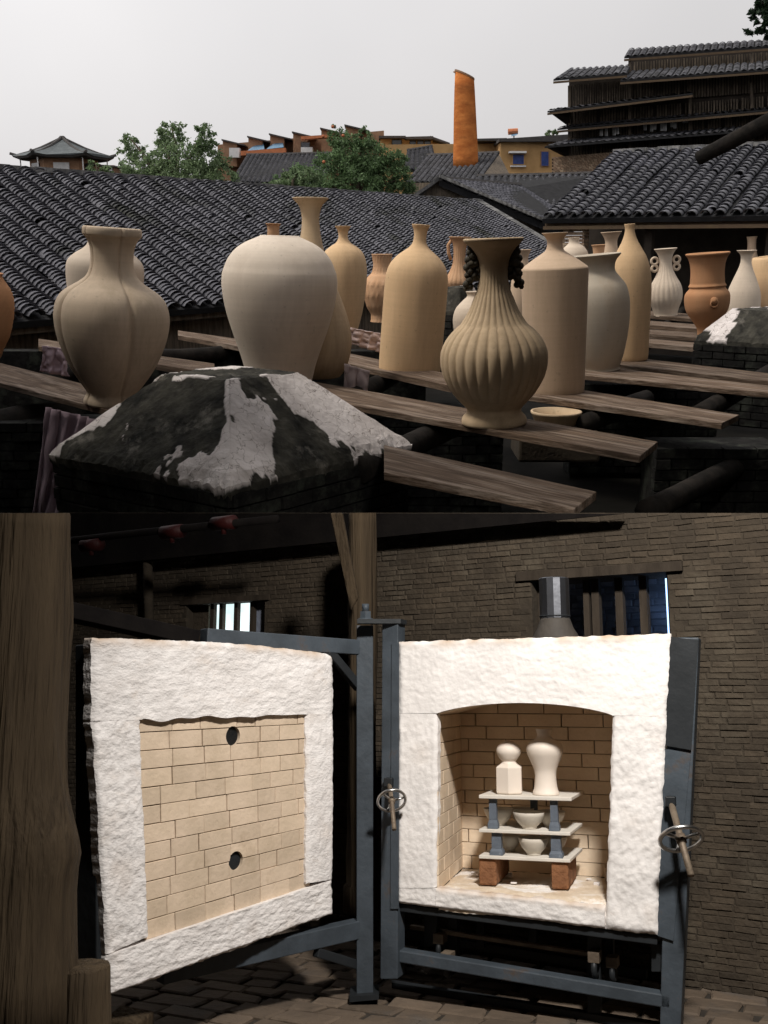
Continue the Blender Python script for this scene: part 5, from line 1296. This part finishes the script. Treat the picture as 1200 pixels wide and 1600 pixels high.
bowl(833, 0, .06, 24, 25.5, 'bowl at front centre of the lowest shelf'); bowl(795, 0, .12, 19, 23, 'bowl at left of the lowest shelf behind the front prop'); bowl(866, 0, .16, 20, 22, 'bowl at back right of the lowest shelf')
def rvase(name, lab, px, off, rows, base_y, m, seg, fn=None, rot=0, sharp=False, smooth=True):
    c = S(px, 1235, off); c.z = levels[2] + .001; k = rdepth(c) / F
    rlathe(name, lab, 'vase', c, [((base_y - y) * k * 1.0, hw * k) for y, hw in rows], m, seg, fn, 'white vases on the top kiln shelf', rot, smooth, sharp)
c = S(796, 1235, .07); c.z = levels[2] + .001; k = rdepth(c) / F
tvh = rthing('white_vase', 'white vase with hexagonal body and bulb top at left on the top shelf', 'vase', c, 'white vases on the top kiln shelf')
hexp = [(0, 21), (2, 22.5), (40, 22.5), (46, 13)]
V, Fc = lathe([(y * k, hw * k) for y, hw in hexp], 6, None, True); part('hexagonal_body', tvh, [Matrix.Rotation(.35, 4, 'Z') @ Vector(v) + c for v in V], Fc, M['bisque'], bevel=.002)
V, Fc = lathe([(y * k, hw * k) for y, hw in [(45.5, 12.5), (49, 11), (54, 15), (62, 19), (69, 18.5), (75, 14), (79, 7.5), (80.5, 3), (81, .5)]], 40); part('bulb', tvh, [Vector(v) + c for v in V], Fc, M['bisque'], True)
rvase('white_vase', 'tall white baluster vase with flared mouth at right on the top shelf', 853, .07, [(1233, 20.5), (1230, 20.5), (1222, 18), (1208, 16.5), (1196, 17.5), (1182, 23), (1170, 28), (1161, 28.5), (1154, 24), (1149, 15.5), (1144, 11.5), (1138, 12), (1133, 13.5)], 1233, 'bisque', 48)

# ---- kiln door
dy = math.radians(50); DH = Vector((math.cos(dy), math.sin(dy), 0)); DN = Vector((math.sin(dy), -math.cos(dy), 0)); DP = R(523, 1230, 3.38)
def D(px, py, off=0): return Rpl(px, py, DP - DN * off, DN)
td = rthing('kiln_door', 'swung open kiln door lined with white fibre and yellow firebrick', 'door', D(523, 1560))
dq = lambda *px: [D(x, y) for x, y in px]
KHs = KH; KH = DH
def dtop(u, v):
    top = D(145, 997 + 0) * (1 - u) + D(523, 1022) * u + Z3 * (.012 * math.sin(PI * u))
    x = 146 + (523 - 146) * u; y = 1127 - 12 * u
    if x > 222: y += (2.6 * math.sin((x - 222) * .05) + 2.2 * math.sin(x * .13)) * (1 - (x - 222) / 301)
    return top * (1 - v) + D(x, y) * v
rough_block(td, 'lining_block', dtop, 110, 44, DN, .035, .0075, 'fibre', 11, .003, 1, 'b')
rough_block(td, 'lining_block', bil(dq((146, 1128), (221, 1124), (234, 1462), (168, 1492))), 36, 96, DN, .035, .009, 'fibre', 11, .0025, 1, 'tb')
rough_block(td, 'lining_block', bil(dq((481, 1116), (523, 1115.5), (522, 1374), (481, 1380))), 24, 80, DN, .035, .006, 'fibre', 11, .005, 1, 'tb')
rough_block(td, 'lining_block', bil(dq((168, 1492.5), (522, 1374.5), (521, 1428), (172, 1556))), 110, 34, DN, .035, .008, 'fibre', 11, .006, 1, 't')
KH = KHs
pq = [D(216, 1116, .018), D(486, 1108, .018), D(486, 1386, .018), D(226, 1470, .018)]
bp = bil(pq)
part('brick_bed', td, *prism([bp(u, v) - DN * .012 for u, v in ((0, 0), (1, 0), (1, 1), (0, 1))], DN * -.04), M['joint'])
JN = [[.17, .32, .53, .64, .91], [.155, .33, .495, .67, .79], [.17, .34, .49, .655, .78, .92], [.165, .345, .505, .67, .795], [.10, .29, .455, .615, .73, .88], [.10, .25, .465, .65, .76, .9], [.175, .33, .48, .65, .80, .915], [.15, .30, .49, .665, .785],
      [.17, .33, .48, .65, .80, .92], [.14, .35, .47, .66, .77], [.12, .33, .48, .66, .92], [.16, .33, .5, .66, .85]]
holes = [(364, 1150, .030), (369, 1345, .028)]
nr = len(JN)
for r_, js in enumerate(JN):
    js = [0] + js + [1]
    for a, b in zip(js[:-1], js[1:]):
        e = rnd(.0007, .002); g = rnd(.0010, .0024); dz = rnd(-.0018, .0018)
        q = [bp(a + e, r_ / nr + g) + DN * dz, bp(b - e, r_ / nr + g) + DN * dz, bp(b - e, (r_ + 1) / nr - g) + DN * dz, bp(a + e, (r_ + 1) / nr - g) + DN * dz]
        V, Fc = chbrick(q, -DN * .025, .0018)
        o = part('brick', td, V, Fc + [(11, 10, 9, 8)], M['firebrick'])
        for hx, hy_, hr_ in holes:
            hc = D(hx, hy_, .018); c0 = sum(q, Vector()) / 4
            if abs((hc - c0).dot(DH)) < (q[1] - q[0]).length / 2 + hr_ and abs(hc.z - c0.z) < (q[0] - q[3]).length / 2 + hr_:
                bm = bmesh.new(); bm.from_mesh(o.data); bmesh.ops.recalc_face_normals(bm, faces=bm.faces); bm.to_mesh(o.data); bm.free()
                g2 = tube([hc + DN * .05 - BASE[td], hc - DN * .05 - BASE[td]], hr_, 28)
                cut = put('cutter', mk(*g2), None); 
                bm = bmesh.new(); bm.from_mesh(cut.data); bmesh.ops.recalc_face_normals(bm, faces=bm.faces); bm.to_mesh(cut.data); bm.free()
                cut.parent = td
                md = o.modifiers.new('b', 'BOOLEAN'); md.operation = 'DIFFERENCE'; md.object = cut; md.solver = 'EXACT'
                bpy.context.view_layer.update(); dg = bpy.context.evaluated_depsgraph_get()
                nm_ = bpy.data.meshes.new_from_object(o.evaluated_get(dg)); o.modifiers.clear(); o.data = nm_
                bpy.data.objects.remove(cut)
for hx, hy_, hr_ in holes:
    hc = D(hx, hy_, .018); V, Fc = tube([hc - DN * .004, hc - DN * .045], hr_ * 1.02, 28, False)
    o = part('peephole', td, V, [tuple(reversed(f)) for f in Fc], M['firebrick'], True)
    part('peephole_end', td, *tube([hc - DN * .022, hc - DN * .026], hr_ * 1.01, 28), M['steel_dk'])
# steel case behind
def dprism(name, px, off, d, m, **k): return part(name, td, *prism([D(x, y, off) for x, y in px], DN * -d), M[m], **k)
cq = [(151, 1540), (519, 1420), (519, 1030), (149, 1006)]
dprism('case', cq, .03, .10, 'steel_dk', bevel=.004)
ed = [D(149, 1010, .13), D(149, 1010, .16)]
for y0, y1 in ((1062, 1104), (1109, 1150)):
    a, b = D(150, y0, .085), D(150, y1, .085); o_ = -DH * .004; e = -DN * .034
    part('label_plate', td, *prism([b + o_, b + e + o_, a + e + o_, a + o_], -DH * .002), M['label'])
for y0 in (1020, 1300, 1470):
    a = D(150, y0, .10); part('rib', td, *box(a - DH * .006 - DN * .03, (.012, .09, .012), (DH, DN, Z3)), M['steel_dk'])
# hinge post and arms
P0 = Rz(570, 1562, 0)
def hx(name, px, off, d, m, **k):
    return part(name, td, *prism([Rpl(x, y, P0 + Vector((0, off, 0)), (0, 1, 0)) for x, y in px], Vector((0, d, 0))), M[m], **k)
hx('hinge_post', [(557, 1556), (583, 1556), (583, 977), (557, 977)], -.03, .06, 'steel', bevel=.003)
hx('foot_plate', [(546, 1566), (592, 1562), (592, 1554), (546, 1557)], -.06, .12, 'steel_dk')
pt = Rpl(571, 975, P0, (0, 1, 0))
part('hinge_collar', td, *tube([pt + Z3 * .0, pt + Z3 * .02], .026, 18), M['steel'], True)
part('hinge_nut', td, *tube([pt + Z3 * .02, pt + Z3 * .045], .022, 6), M['steel']); part('hinge_bolt', td, *tube([pt + Z3 * .045, pt + Z3 * .072], .013, 14), M['steel'], True)
def bar(name, a, b, w_, h_, m='steel', par=None):
    a, b = Vector(a), Vector(b); t = (b - a).normalized(); sd = t.cross(Z3).normalized(); up = sd.cross(t)
    part(name, par or td, *prism([a - sd * w_ / 2 - up * h_ / 2, a + sd * w_ / 2 - up * h_ / 2, a + sd * w_ / 2 + up * h_ / 2, a - sd * w_ / 2 + up * h_ / 2], b - a), M[m], bevel=.003)
pz = lambda y: Rpl(570, y, P0, (0, 1, 0))
bar('top_arm', pz(1012) - Vector((.02, 0, 0)), D(318, 995, .12), .05, .052); bar('bottom_arm', pz(1450) - Vector((.02, 0, 0)), D(250, 1520, .14), .05, .058)
bar('brace', pz(1075) - Vector((.02, 0, 0)), pz(1020) + (D(318, 995, .12) - pz(1012)).normalized() * .16, .028, .03, 'steel_dk'); bar('brace', pz(1508) - Vector((.02, 0, 0)), pz(1470) + (D(250, 1520, .14) - pz(1450)).normalized() * .2, .028, .03, 'steel_dk')
bar('rear_duct', D(80, 950, .42), D(300, 998, .30), .12, .05, 'black')

# ---- outer room shell (left and right returns) and floor rails
solo('kiln_rail', *prism([Rz(612, 1540, .0), Rz(1040, 1608, .0), Rz(1040, 1614, .0), Rz(612, 1545, .0)], Z3 * .02), M['steel_dk'], 'flat black steel rail on the floor under the kiln front', 'rail', room=True)
solo('kiln_rail', *prism([Rz(640, 1500, .0), Rz(1010, 1552, .0), Rz(1010, 1557, .0), Rz(640, 1504, .0)], Z3 * .02), M['steel_dk'], 'flat black steel rail further back under the kiln', 'rail', room=True)

# ---- spotlight hung under the added roof, lighting the kiln
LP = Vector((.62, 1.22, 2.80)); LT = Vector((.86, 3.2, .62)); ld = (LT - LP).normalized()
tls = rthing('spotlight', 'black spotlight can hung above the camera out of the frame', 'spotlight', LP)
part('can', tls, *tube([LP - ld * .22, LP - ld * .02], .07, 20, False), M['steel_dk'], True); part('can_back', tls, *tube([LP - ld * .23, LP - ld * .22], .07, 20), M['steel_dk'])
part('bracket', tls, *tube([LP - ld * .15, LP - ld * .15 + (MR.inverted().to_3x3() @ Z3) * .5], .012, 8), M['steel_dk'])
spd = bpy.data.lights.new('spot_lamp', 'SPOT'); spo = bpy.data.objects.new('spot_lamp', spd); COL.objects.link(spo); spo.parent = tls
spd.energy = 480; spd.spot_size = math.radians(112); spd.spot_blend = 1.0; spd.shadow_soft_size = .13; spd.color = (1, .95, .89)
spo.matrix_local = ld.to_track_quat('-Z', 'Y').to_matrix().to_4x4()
